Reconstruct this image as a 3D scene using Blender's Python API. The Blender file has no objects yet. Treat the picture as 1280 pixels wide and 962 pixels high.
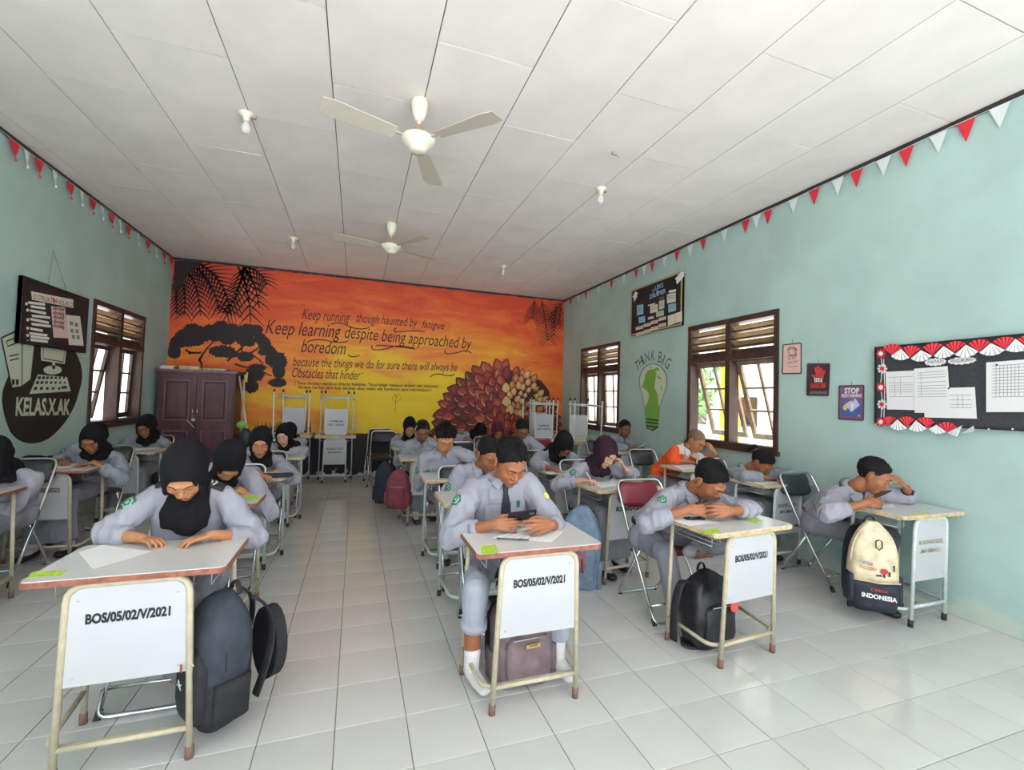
import bpy, bmesh, math, random
import numpy as np
from mathutils import Vector, Matrix

random.seed(7)
rng = np.random.default_rng(11)
SC = bpy.context.scene
COL = SC.collection
R = math.radians

# ------------------------------------------------------------------ camera
F_PX, YAW, PITCH, ROLL, CAMH = 561.49, 0.332323, 0.0330596, 0.0290044, 1.4419
cy_, sy_ = math.cos(YAW), math.sin(YAW)
cp_, sp_ = math.cos(PITCH), math.sin(PITCH)
cr_, sr_ = math.cos(ROLL), math.sin(ROLL)
CF = np.array([sy_*cp_, cy_*cp_, sp_])
_r = np.array([cy_, -sy_, 0.0])
_u = np.cross(_r, CF)
CR = cr_*_r + sr_*_u
CU = -sr_*_r + cr_*_u
CP = np.array([0, 0, CAMH])
cam_data = bpy.data.cameras.new('camera')
cam = bpy.data.objects.new('camera', cam_data)
COL.objects.link(cam)
cam_data.sensor_fit = 'HORIZONTAL'
cam_data.sensor_width = 36.0
cam_data.lens = F_PX/1280*36
cam_data.clip_start = 0.05
cam.matrix_world = Matrix((
    (CR[0], CU[0], -CF[0], CP[0]), (CR[1], CU[1], -CF[1], CP[1]), (CR[2], CU[2], -CF[2], CP[2]), (0, 0, 0, 1)))
SC.camera = cam

def on(x, y, axis, val):
    """world point where the sight line of photo pixel (x,y) meets the plane axis=val"""
    d = CF + (x-640)/F_PX*CR - (y-481)/F_PX*CU
    return CP + (val-CP[axis])/d[axis]*d

# ------------------------------------------------------------------ world, light, exposure
w = bpy.data.worlds.new('world'); SC.world = w; w.use_nodes = True
nt = w.node_tree; nt.nodes.clear()
bg = nt.nodes.new('ShaderNodeBackground'); wo = nt.nodes.new('ShaderNodeOutputWorld')
bg.inputs['Color'].default_value = (0.93, 0.97, 1.0, 1)
bg.inputs['Strength'].default_value = 1.25
nt.links.new(bg.outputs[0], wo.inputs[0])
SC.view_settings.view_transform = 'Standard'
SC.view_settings.look = 'None'
SC.view_settings.gamma = 1
SC.view_settings.use_curve_mapping = False
SC.view_settings.exposure = 1.4

def sun(rot, e, ang, col):
    L = bpy.data.lights.new('sun', 'SUN'); L.energy = e; L.angle = ang; L.color = col
    o = bpy.data.objects.new('sun', L); o.rotation_euler = rot; COL.objects.link(o)
sun((R(3), R(2), 0), 9.0, R(6), (1, .985, .97))

# ------------------------------------------------------------------ materials
MATS = {}
def mat(name, col, rough=.6, metal=0, noise_amt=0, noise_scale=20, bump=0, bump_scale=60, stretch=(1, 1, 1), spec=.5, trans=0, alpha=1, rnd=0, coat=0, sheen=0, col2=None, emit=0):
    if name in MATS: return MATS[name]
    m = bpy.data.materials.new(name); m.use_nodes = True
    t = m.node_tree; b = t.nodes['Principled BSDF']
    b.inputs['Base Color'].default_value = (*col, 1)
    b.inputs['Roughness'].default_value = rough
    b.inputs['Metallic'].default_value = metal
    b.inputs['Specular IOR Level'].default_value = spec
    b.inputs['Transmission Weight'].default_value = trans
    b.inputs['Alpha'].default_value = alpha
    b.inputs['Coat Weight'].default_value = coat
    b.inputs['Sheen Weight'].default_value = sheen
    if emit:
        b.inputs['Emission Color'].default_value = (*col, 1); b.inputs['Emission Strength'].default_value = emit
    last = None
    if noise_amt or bump:
        tc = t.nodes.new('ShaderNodeTexCoord'); mp = t.nodes.new('ShaderNodeMapping')
        mp.inputs['Scale'].default_value = stretch
        t.links.new(tc.outputs['Object'], mp.inputs[0])
    if noise_amt:
        n = t.nodes.new('ShaderNodeTexNoise'); n.inputs['Scale'].default_value = noise_scale; n.inputs['Detail'].default_value = 5
        t.links.new(mp.outputs[0], n.inputs['Vector'])
        mx = t.nodes.new('ShaderNodeMix'); mx.data_type = 'RGBA'
        c2 = col2 or tuple(max(0, c*(1-noise_amt)) for c in col)
        c1 = col if col2 else tuple(min(1, c*(1+noise_amt*.5)) for c in col)
        mx.inputs['A'].default_value = (*c2, 1); mx.inputs['B'].default_value = (*c1, 1)
        rp = t.nodes.new('ShaderNodeMapRange'); rp.inputs['From Min'].default_value = .35; rp.inputs['From Max'].default_value = .65
        t.links.new(n.outputs['Fac'], rp.inputs['Value']); t.links.new(rp.outputs[0], mx.inputs['Factor'])
        t.links.new(mx.outputs['Result'], b.inputs['Base Color']); last = mx.outputs['Result']
    if rnd:
        oi = t.nodes.new('ShaderNodeObjectInfo'); hs = t.nodes.new('ShaderNodeHueSaturation')
        mr = t.nodes.new('ShaderNodeMapRange'); mr.inputs['To Min'].default_value = 1-rnd; mr.inputs['To Max'].default_value = 1+rnd
        t.links.new(oi.outputs['Random'], mr.inputs['Value']); t.links.new(mr.outputs[0], hs.inputs['Value'])
        if last: t.links.new(last, hs.inputs['Color'])
        else: hs.inputs['Color'].default_value = (*col, 1)
        t.links.new(hs.outputs[0], b.inputs['Base Color'])
    if bump:
        n2 = t.nodes.new('ShaderNodeTexNoise'); n2.inputs['Scale'].default_value = bump_scale; n2.inputs['Detail'].default_value = 4
        t.links.new(mp.outputs[0], n2.inputs['Vector'])
        bp = t.nodes.new('ShaderNodeBump'); bp.inputs['Strength'].default_value = bump; bp.inputs['Distance'].default_value = .01
        t.links.new(n2.outputs['Fac'], bp.inputs['Height']); t.links.new(bp.outputs[0], b.inputs['Normal'])
    MATS[name] = m
    return m

def srgb(r, g, b):
    f = lambda c: (c/255/12.92) if c/255 < .04045 else ((c/255+.055)/1.055)**2.4
    return (f(r), f(g), f(b))

# ------------------------------------------------------------------ mesh helpers
class MB:
    def __init__(s): s.v = []; s.f = []; s.m = []; s.sm = []
    def add(s, vs, fs, mi=0, smooth=False):
        o = len(s.v); s.v += [tuple(map(float, p)) for p in vs]
        for f in fs: s.f.append(tuple(i+o for i in f)); s.m.append(mi); s.sm.append(smooth)
        return s
    def box(s, c, d, rot=None, mi=0):
        x, y, z = d[0]/2, d[1]/2, d[2]/2
        P = [Vector(p) for p in ((-x,-y,-z),(x,-y,-z),(x,y,-z),(-x,y,-z),(-x,-y,z),(x,-y,z),(x,y,z),(-x,y,z))]
        if rot: P = [rot @ p for p in P]
        P = [p+Vector(c) for p in P]
        return s.add(P, [(0,3,2,1),(4,5,6,7),(0,1,5,4),(1,2,6,5),(2,3,7,6),(3,0,4,7)], mi)
    def bbox(s, lo, hi, mi=0):
        return s.box([(a+b)/2 for a, b in zip(lo, hi)], [b-a for a, b in zip(lo, hi)], None, mi)
    def tube(s, pts, r, seg=8, closed=False, lat=None, mi=0, ends='flat', smooth=True):
        """tube through pts; r scalar/list or list of (rx,ry) with lateral axis lat"""
        P = np.array(pts, float); n = len(P)
        rr = np.array([(q, q) if np.isscalar(q) else q for q in (r if hasattr(r, '__len__') else [r]*n)], float)
        if ends == 'round' and not closed:
            def cap(a, b, ra, k=4):
                d = a-b; d = d/(np.linalg.norm(d)+1e-9); L = ra.min()
                o = [(a + d*L*math.sin(t), ra*math.cos(t)) for t in np.linspace(0, math.pi/2, k)[1:]]
                return o
            c0 = cap(P[0], P[1], rr[0]); c1 = cap(P[-1], P[-2], rr[-1])
            P = np.array([q[0] for q in c0[::-1]]+list(P)+[q[0] for q in c1]); rr = np.array([np.maximum(q[1], 1e-4) for q in c0[::-1]]+list(rr)+[np.maximum(q[1], 1e-4) for q in c1]); n = len(P)
        T = np.zeros_like(P)
        for i in range(n):
            a = P[(i-1) % n] if closed or i > 0 else P[i]; b = P[(i+1) % n] if closed or i < n-1 else P[i]
            d = b-a; T[i] = d/(np.linalg.norm(d)+1e-12)
        if lat is not None: u = np.array(lat, float)
        else:
            u = np.cross(T[0], [0, 0, 1.0]);
            if np.linalg.norm(u) < .05: u = np.cross(T[0], [1.0, 0, 0])
        vs = []; ang = np.linspace(0, 2*math.pi, seg, endpoint=False)
        for i in range(n):
            t = T[i]; u0 = np.array(lat, float) if lat is not None else u
            u = u0 - t*(u0 @ t); nu = np.linalg.norm(u)
            if nu < 1e-6: u = np.cross(t, [0, 1.0, 0.3]); nu = np.linalg.norm(u)
            u = u/nu; v = np.cross(t, u)
            for a in ang: vs.append(P[i]+u*rr[i, 0]*math.cos(a)+v*rr[i, 1]*math.sin(a))
        fs = []
        m_ = n if closed else n-1
        for i in range(m_):
            j = (i+1) % n
            for k in range(seg):
                k2 = (k+1) % seg
                fs.append((i*seg+k, i*seg+k2, j*seg+k2, j*seg+k))
        if not closed: fs += [tuple(range(seg))[::-1], tuple((n-1)*seg+k for k in range(seg))]
        return s.add(vs, fs, mi, smooth)
    def lathe(s, prof, c=(0, 0, 0), seg=20, mi=0, smooth=True):
        vs = []; n = len(prof)
        for r, z in prof:
            for k in range(seg):
                a = 2*math.pi*k/seg; vs.append((c[0]+r*math.cos(a), c[1]+r*math.sin(a), c[2]+z))
        fs = [(i*seg+k, i*seg+(k+1) % seg, (i+1)*seg+(k+1) % seg, (i+1)*seg+k) for i in range(n-1) for k in range(seg)]
        fs += [tuple(range(seg))[::-1], tuple((n-1)*seg+k for k in range(seg))]
        return s.add(vs, fs, mi, smooth)
    def ell(s, c, r, M=None, seg=16, rings=10, mi=0):
        c = np.array(c, float); vs = []; M = np.eye(3) if M is None else np.array(M)
        vs.append(c + M @ np.array([0, 0, r[2]]))
        for i in range(1, rings):
            t = math.pi*i/rings
            for k in range(seg):
                a = 2*math.pi*k/seg
                vs.append(c + M @ np.array([r[0]*math.sin(t)*math.cos(a), r[1]*math.sin(t)*math.sin(a), r[2]*math.cos(t)]))
        vs.append(c - M @ np.array([0, 0, r[2]]))
        fs = [(0, 1+k, 1+(k+1) % seg) for k in range(seg)]
        for i in range(rings-2):
            for k in range(seg):
                a = 1+i*seg; b = a+seg; fs.append((a+k, b+k, b+(k+1) % seg, a+(k+1) % seg))
        L = len(vs)-1; a = 1+(rings-2)*seg
        fs += [(L, a+(k+1) % seg, a+k) for k in range(seg)]
        return s.add(vs, fs, mi, True)
    def prism(s, loop, nrm, th, mi=0):
        """flat polygon (3D loop) extruded by th along nrm"""
        L = [np.array(p, float) for p in loop]; n = len(L); k = np.array(nrm, float)*th
        # outward orientation
        a = sum((np.cross(L[i], L[(i+1) % n]) for i in range(n)), np.zeros(3))
        if a @ k < 0: L = L[::-1]
        vs = L+[p+k for p in L]
        fs = [tuple(range(n))[::-1], tuple(range(n, 2*n))]+[(i, (i+1) % n, (i+1) % n+n, i+n) for i in range(n)]
        return s.add(vs, fs, mi)
    def xf(s, M):
        M = Matrix(M); s.v = [tuple(M @ Vector(p)) for p in s.v]; return s
    def mesh(s, name, mats):
        me = bpy.data.meshes.new(name); me.from_pydata(s.v, [], s.f)
        for m in (mats if isinstance(mats, (list, tuple)) else [mats]): me.materials.append(m)
        me.polygons.foreach_set('material_index', s.m); me.polygons.foreach_set('use_smooth', s.sm)
        me.update(); return me
    def build(s, name, mats, parent=None):
        return link(name, s.mesh(name, mats), parent)

def link(name, data, parent=None):
    o = bpy.data.objects.new(name, data); COL.objects.link(o)
    if parent: o.parent = parent
    return o
def tag(o, label=None, cat=None, group=None, kind=None):
    if label: o['label'] = label
    if cat: o['category'] = cat
    if group: o['group'] = group
    if kind: o['kind'] = kind
    return o
def thing(name, label, cat, loc=(0, 0, 0), rz=0, group=None):
    o = bpy.data.objects.new(name, None); COL.objects.link(o); o.empty_display_size = .1
    o.location = loc; o.rotation_euler = (0, 0, rz); return tag(o, label, cat, group)
KIDS = {}
def kids(o):
    return [c for c in bpy.data.objects if c.parent == o]
def dup(root, loc, rot=(0, 0, 0), label=None, group=None, tree=None):
    """copy a thing with copies of its parts and sub-parts"""
    tree = tree or {}
    def cp(o, par):
        c = o.copy(); COL.objects.link(c); c.parent = par
        for ch in CH.get(o.name, []): cp(ch, c)
        return c
    CH = {}
    for o in bpy.data.objects:
        if o.parent: CH.setdefault(o.parent.name, []).append(o)
    r = cp(root, None); r.location = loc; r.rotation_euler = rot
    if label: r['label'] = label
    if group: r['group'] = group
    return r

def text2d(s, shear=0, offset=0, spacing=1.0):
    cu = bpy.data.curves.new('t', 'FONT'); cu.body = s; cu.shear = shear; cu.offset = offset; cu.space_character = spacing; cu.resolution_u = 3
    o = bpy.data.objects.new('t', cu); COL.objects.link(o)
    dg = bpy.context.evaluated_depsgraph_get(); me = bpy.data.meshes.new_from_object(o.evaluated_get(dg))
    v = np.array([p.co[:] for p in me.vertices]); f = [tuple(p.vertices) for p in me.polygons]
    bpy.data.objects.remove(o); bpy.data.curves.remove(cu); bpy.data.meshes.remove(me)
    return v[:, :2], f
def put_text(mb, s, p0, p1, h, up, nrm, shear=0, offset=0, spacing=1.0, mi=0, wob=0):
    """lettering from p0 to p1 (baseline), capital height h along up, lying nrm above the surface"""
    v, f = text2d(s, shear, offset, spacing)
    x0, x1 = v[:, 0].min(), v[:, 0].max()
    p0 = np.array(p0, float); p1 = np.array(p1, float); up = np.array(up, float); nrm = np.array(nrm, float)
    t = (v[:, 0]-x0)/(x1-x0)
    P = p0+np.outer(t, p1-p0)+np.outer(v[:, 1]/.7*h+wob*np.sin(t*37), up)+nrm
    n = np.cross(p1-p0, up)
    if n @ nrm < 0: f = [q[::-1] for q in f]
    mb.add(P, f, mi); return mb
# ------------------------------------------------------------------ room shell
XL, XR, YB, YF, ZC = -2.88, 4.08, 8.58, -1.3, 3.58
M_mint = None
def wall_mat(name, col, low):
    m = mat(name, col, rough=.55, noise_amt=.10, noise_scale=1.6, bump=.25, bump_scale=6)
    t = m.node_tree; b = t.nodes['Principled BSDF']
    src = b.inputs['Base Color'].links[0].from_socket
    tc = t.nodes.new('ShaderNodeTexCoord'); sp = t.nodes.new('ShaderNodeSeparateXYZ'); t.links.new(tc.outputs['Object'], sp.inputs[0])
    n = t.nodes.new('ShaderNodeTexNoise'); n.inputs['Scale'].default_value = 3.2; n.inputs['Detail'].default_value = 6; t.links.new(tc.outputs['Object'], n.inputs['Vector'])
    a = t.nodes.new('ShaderNodeMath'); a.operation = 'MULTIPLY_ADD'; a.inputs[1].default_value = -1.1; t.links.new(sp.outputs['Z'], a.inputs[0]); t.links.new(n.outputs['Fac'], a.inputs[2])
    mr = t.nodes.new('ShaderNodeMapRange'); mr.inputs['From Min'].default_value = .36; mr.inputs['From Max'].default_value = .44; t.links.new(a.outputs[0], mr.inputs['Value'])
    mx = t.nodes.new('ShaderNodeMix'); mx.data_type = 'RGBA'; t.links.new(src, mx.inputs['A']); mx.inputs['B'].default_value = (*low, 1)
    t.links.new(mr.outputs[0], mx.inputs['Factor']); t.links.new(mx.outputs['Result'], b.inputs['Base Color'])
    return m
M_mint = wall_mat('mint wall paint', srgb(175, 203, 197), srgb(196, 210, 198))
M_black = mat('black matt paint', (.012, .011, .012), rough=.6)
M_dark = mat('dark board cloth', (.03, .026, .03), rough=.85, noise_amt=.3, noise_scale=40)
M_white = mat('white paper', (.78, .78, .78), rough=.7)
M_ink = mat('printed grey ink', (.25, .26, .28), rough=.8)
M_red = mat('red paper', srgb(220, 45, 62), rough=.6, noise_amt=.1)
M_wpaper = mat('thin white paper', (.72, .78, .78), rough=.6)

def wall_x(name, x0, x1, y0, y1, holes):
    mb = MB(); holes = sorted(holes); y = y0
    for a, b, c, d in holes:
        mb.bbox((x0, y, 0), (x1, a, ZC)); mb.bbox((x0, a, 0), (x1, b, c)); mb.bbox((x0, a, d), (x1, b, ZC)); y = b
    mb.bbox((x0, y, 0), (x1, y1, ZC))
    return tag(mb.build(name, M_mint), kind='structure')
WR = [(3.45, 4.78, .98, 2.46), (6.40, 7.75, .98, 2.46)]
WL = [(2.75, 4.08, .98, 2.46), (6.39, 7.70, 1.0, 2.46)]  # nearer opening is out of view, added to let in light
wall_right = wall_x('wall_right', XR, XR+.15, YF, YB+.15, WR)
wall_left = wall_x('wall_left', XL-.15, XL, YF, YB+.15, WL)

# back wall with the painted sunset
mm = mat('sunset mural paint', (1, .3, .02), rough=.55)
t = mm.node_tree; b = t.nodes['Principled BSDF']
tc = t.nodes.new('ShaderNodeTexCoord'); sp = t.nodes.new('ShaderNodeSeparateXYZ'); t.links.new(tc.outputs['Object'], sp.inputs[0])
def mth(op, a, b_=None, c=None):
    n = t.nodes.new('ShaderNodeMath'); n.operation = op
    for i, q in enumerate((a, b_, c)):
        if q is None: continue
        if isinstance(q, (int, float)): n.inputs[i].default_value = q
        else: t.links.new(q, n.inputs[i])
    return n.outputs[0]
mp = t.nodes.new('ShaderNodeMapping'); mp.inputs['Scale'].default_value = (.55, 1, 2.0); t.links.new(tc.outputs['Object'], mp.inputs[0])
nz = t.nodes.new('ShaderNodeTexNoise'); nz.inputs['Scale'].default_value = 1.6; nz.inputs['Detail'].default_value = 7; nz.inputs['Roughness'].default_value = .62; nz.inputs['Distortion'].default_value = .6
t.links.new(mp.outputs[0], nz.inputs['Vector'])
dx = mth('DIVIDE', mth('SUBTRACT', sp.outputs['X'], 1.0), 3.9)
dz = mth('DIVIDE', mth('SUBTRACT', sp.outputs['Z'], 1.25), 1.95)
d2 = mth('SQRT', mth('ADD', mth('MULTIPLY', dx, dx), mth('MULTIPLY', dz, dz)))
fac = mth('ADD', d2, mth('MULTIPLY', mth('SUBTRACT', nz.outputs['Fac'], .5), 1.5))
rp = t.nodes.new('ShaderNodeValToRGB'); cr = rp.color_ramp
cr.elements[0].position = 0; cr.elements[0].color = (*srgb(246, 214, 14), 1)
cr.elements[1].position = 1; cr.elements[1].color = (*srgb(214, 72, 36), 1)
for p, c in ((.30, (244, 198, 22)), (.42, (244, 168, 40)), (.58, (240, 134, 44)), (.8, (232, 100, 42))):
    e = cr.elements.new(p); e.color = (*srgb(*c), 1)
t.links.new(mth('MULTIPLY', fac, .82), rp.inputs['Fac'])
# dark painted dado with flaking bottom edge
n3 = t.nodes.new('ShaderNodeTexNoise'); n3.inputs['Scale'].default_value = 9; n3.inputs['Detail'].default_value = 5; t.links.new(tc.outputs['Object'], n3.inputs['Vector'])
low = mth('LESS_THAN', sp.outputs['Z'], mth('MULTIPLY_ADD', nz.outputs['Fac'], .05, .73))
mx = t.nodes.new('ShaderNodeMix'); mx.data_type = 'RGBA'; t.links.new(rp.outputs[0], mx.inputs['A']); mx.inputs['B'].default_value = (*srgb(24, 27, 38), 1); t.links.new(low, mx.inputs['Factor'])
fl = mth('LESS_THAN', mth('ADD', sp.outputs['Z'], mth('MULTIPLY', n3.outputs['Fac'], -.5)), -.19)
mx2 = t.nodes.new('ShaderNodeMix'); mx2.data_type = 'RGBA'; t.links.new(mx.outputs['Result'], mx2.inputs['A']); mx2.inputs['B'].default_value = (*srgb(190, 190, 180), 1); t.links.new(fl, mx2.inputs['Factor'])
t.links.new(mx2.outputs['Result'], b.inputs['Base Color'])
wall_back = tag(MB().bbox((XL-.15, YB, 0), (XR+.15, YB+.15, ZC)).build('wall_back', mm), kind='structure')

# ceiling: backing and the boards
M_gap = mat('dark ceiling gap', (.10, .085, .075), rough=.9)
M_board = mat('white ceiling board', (.82, .775, .745), rough=.8, noise_amt=.06, noise_scale=2.2, rnd=.02, bump=.12, bump_scale=3)
ceiling = tag(MB().bbox((XL-.15, YF, ZC+.012), (XR+.15, YB+.15, ZC+.08)).build('ceiling', M_gap), kind='structure')
xs = [.38+.62*k for k in range(-5, 6)]; xs = [XL]+[x for x in xs if XL+.1 < x < XR-.1]+[XR]
GAP = .0035
pan_cache = {}
for i in range(len(xs)-1):
    k = round((xs[i]-.38)/.62) if i else -6
    y = (2.65 if k % 2 == 0 else 2.03)-1.25*4
    cuts = [YF]+[c for c in (y+1.25*q for q in range(12)) if YF+.05 < c < YB-.05]+[YB]
    for j in range(len(cuts)-1):
        W_, L_ = xs[i+1]-xs[i]-GAP*2, cuts[j+1]-cuts[j]-GAP*2
        key = (round(W_, 3), round(L_, 3))
        if key not in pan_cache: pan_cache[key] = MB().box((0, 0, 0), (W_, L_, .010)).mesh('ceiling_panel', M_board)
        o = link('ceiling_panel', pan_cache[key], ceiling)
        o.location = ((xs[i]+xs[i+1])/2, (cuts[j]+cuts[j+1])/2, ZC+.005+random.uniform(0, .0025))
        o.rotation_euler = (random.uniform(-.002, .002), random.uniform(-.003, .003), 0)

# floor: grout slab, 300 nearest tiles as parts, the rest joined
M_grout = mat('brown floor grout', srgb(120, 112, 100), rough=.9)
M_tile = mat('glossy white floor tile', (.60, .60, .585), rough=.11, noise_amt=.07, noise_scale=1.3, rnd=.035, spec=.5)
floor = tag(MB().bbox((XL-.15, YF, -.12), (XR+.15, YB+.15, -.004)).build('floor', M_grout), kind='structure')
def tile_mb(mb, cx, cy, wx=.2965, wy=.2965, z=0):
    a, b_, e = wx/2, wy/2, .0015
    vs = [(cx+sx*(a), cy+sy*(b_), z-.006) for sx, sy in ((-1,-1),(1,-1),(1,1),(-1,1))]
    vs += [(cx+sx*(a), cy+sy*(b_), z-e) for sx, sy in ((-1,-1),(1,-1),(1,1),(-1,1))]
    vs += [(cx+sx*(a-e), cy+sy*(b_-e), z) for sx, sy in ((-1,-1),(1,-1),(1,1),(-1,1))]
    return mb.add(vs, [(0,1,5,4),(1,2,6,5),(2,3,7,6),(3,0,4,7),(4,5,9,8),(5,6,10,9),(6,7,11,10),(7,4,8,11),(8,9,10,11)])
T_ = .3; cells = []
for i in range(-12, 18):
    x0, x1 = max(XL, i*T_-.3332), min(XR, (i+1)*T_-.3332)
    if x1-x0 < .02: continue
    for j in range(-22, 16):
        y1_, y0_ = 3.0129-T_*j, 3.0129-T_*(j+1)
        y0_, y1_ = max(YF, y0_), min(YB, y1_)
        if y1_-y0_ < .02: continue
        cells.append((x0, x1, y0_, y1_))
def vis(c):
    p = np.array([(c[0]+c[1])/2, (c[2]+c[3])/2, 0])-CP; z = p@CF
    if z < .3: return 1e9
    u, v = 640+F_PX*(p@CR)/z, 481-F_PX*(p@CU)/z
    return z if -60 < u < 1340 and v < 1060 else 1e6+z
cells.sort(key=vis); tcache = {}; rest = MB()
for n, c in enumerate(cells):
    wx, wy = c[1]-c[0]-.0035, c[3]-c[2]-.0035; cx, cy = (c[0]+c[1])/2, (c[2]+c[3])/2
    if n < 300:
        key = (round(wx, 3), round(wy, 3))
        if key not in tcache: tcache[key] = tile_mb(MB(), 0, 0, wx, wy).mesh('floor_tile', M_tile)
        o = link('floor_tile', tcache[key], floor); o.location = (cx, cy, random.uniform(-.0002, .0002)); o.rotation_euler = (random.uniform(-.0012, .0012), random.uniform(-.0012, .0012), 0)
    else: tile_mb(rest, cx, cy, wx, wy)
tag(rest.build('farther_floor_tiles', M_tile, floor), kind='stuff')

# dark trim strips under the ceiling
M_trim = mat('black trim paint', (.03, .025, .028), rough=.5, noise_amt=.3)
def ragged(mb, a, b, z0, dz, nrm, n):
    a = np.array(a, float); b = np.array(b, float)
    top = [a+(b-a)*i/n for i in range(n+1)]
    bot = [p-np.array([0, 0, dz+random.uniform(-.3, .35)*dz*(1 if i % 3 else .4)]) for i, p in enumerate(top)]
    mb.prism(top+bot[::-1], nrm, .012)
for i, (a, b_, n_) in enumerate((((XR, YF, ZC), (XR, YB, ZC), (-1, 0, 0)), ((XL, YF, ZC), (XL, YB, ZC), (1, 0, 0)), ((XL, YB, ZC), (XR, YB, ZC), (0, -1, 0)))):
    m_ = MB(); ragged(m_, a, b_, ZC, .034, n_, 120)
    tag(m_.build('trim_%d' % (i+1), M_trim), kind='structure')

# ------------------------------------------------------------------ windows
M_wood = mat('dark brown window wood', srgb(74, 50, 42), rough=.5, noise_amt=.35, noise_scale=14, stretch=(1, 1, .2))
M_slat = mat('tan louvre slat wood', srgb(176, 148, 108), rough=.6, noise_amt=.2, noise_scale=12)
M_sash = mat('worn sash wood', srgb(150, 124, 102), rough=.55, noise_amt=.35, noise_scale=10)
gm = bpy.data.materials.new('clear window glass'); gm.use_nodes = True; t = gm.node_tree; t.nodes.clear()
o_ = t.nodes.new('ShaderNodeOutputMaterial'); tr = t.nodes.new('ShaderNodeBsdfTransparent'); gl = t.nodes.new('ShaderNodeBsdfGlossy'); mxs = t.nodes.new('ShaderNodeMixShader')
tr.inputs[0].default_value = (.93, .95, .94, 1); gl.inputs['Roughness'].default_value = .03; mxs.inputs[0].default_value = .07
t.links.new(tr.outputs[0], mxs.inputs[1]); t.links.new(gl.outputs[0], mxs.inputs[2]); t.links.new(mxs.outputs[0], o_.inputs[0]); M_glass = gm

def window(name, side, y0, y1, z0, z1, opens):
    """side=+1: wall at +x.  local frame: u along y, d outward"""
    xw = XR if side > 0 else XL
    def P(u, d, z): return (xw+side*d, u, z)
    root = tag(MB().bbox(tuple(min(a, b) for a, b in zip(P(y0, -.015, z0), P(y0+.055, .12, z1))), tuple(max(a, b) for a, b in zip(P(y0, -.015, z0), P(y0+.055, .12, z1)))).build(name, M_wood), kind='structure')
    def bx(mb, u0, u1, d0, d1, za, zb):
        a, b = P(u0, d0, za), P(u1, d1, zb)
        return mb.bbox([min(p, q) for p, q in zip(a, b)], [max(p, q) for p, q in zip(a, b)])
    fr = MB(); yc = (y0+y1)/2; zt = z1-.46
    bx(fr, y1-.055, y1, -.015, .12, z0, z1); bx(fr, y0-.0, y1, -.02, .12, z1-.06, z1)
    bx(fr, y0, y1, -.02, .12, z0, z0+.05); bx(fr, yc-.035, yc+.035, -.016, .12, z0, z1); bx(fr, y0, y1, -.018, .12, zt-.03, zt+.035)
    bx(fr, y0, y1, .02, .10, zt+.035, zt+.095)
    fr.build('window_frame', M_wood, root)
    for a, b in ((y0+.055, yc-.035), (yc+.035, y1-.055)):
        for k in range(3):
            zc = zt+.155+k*.088
            q = Matrix.Rotation(side*R(38), 3, 'Y')
            c = P((a+b)/2, .05, zc)
            MB().box(c, (.10, b-a, .012), q).build('louvre_slat', M_slat, root)
            MB().box(P((a+b)/2, -.002, zc-.03), (.012, b-a, .018)).build('louvre_rail', M_wood, root)
    for (a, b), ang in zip(((y0+.06, yc-.04), (yc+.04, y1-.06)), opens):
        s = MB(); zt2, zb2 = zt-.035, z0+.055; h = zt2-zb2; w_ = b-a
        def sb(u0, u1, za, zb, th=.032): s.bbox((-th/2, u0, za), (th/2, u1, zb))
        st = .05
        sb(0, st, -h, 0); sb(w_-st, w_, -h, 0); sb(st, w_-st, -st, 0); sb(st, w_-st, -h, -h+st*1.3)
        sb(w_/2-.011, w_/2+.011, -h+st, -st, .024)
        ph = (h-st*2.3)/3
        for k in (1, 2): sb(st, w_-st, -st-ph*k-.011, -st-ph*k+.011, .024)
        so = s.build('window_sash', M_wood if side < 0 else M_sash, root)
        so.location = P(a, .085, zt2); so.rotation_euler = (0, -side*R(ang), 0)
        for c_ in range(2):
            for k in range(3):
                u0 = st+(w_/2-st)*c_+(.011 if c_ else 0); u1 = w_/2-.011 if c_ == 0 else w_-st
                za = -st-ph*(k+1)+.011; zb = -st-ph*k-(.011 if k else 0)
                MB().bbox((-.002, u0, za), (.002, u1, zb)).build('window_pane', M_glass, so)
    sill = MB(); bx(sill, y0-.02, y1+.02, -.035, .0, z0-.035, z0+.012); sill.build('window_sill', M_wood, root)
    return root
window('window_1', 1, *WR[0], (17, 17)); window('window_2', 1, *WR[1], (3, 3))
window('window_3', -1, *WL[1], (9, 2)); window('added_window', -1, *WL[0], (5, 5))  # nearer left window is unseen, assumed by symmetry and added for daylight

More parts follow.
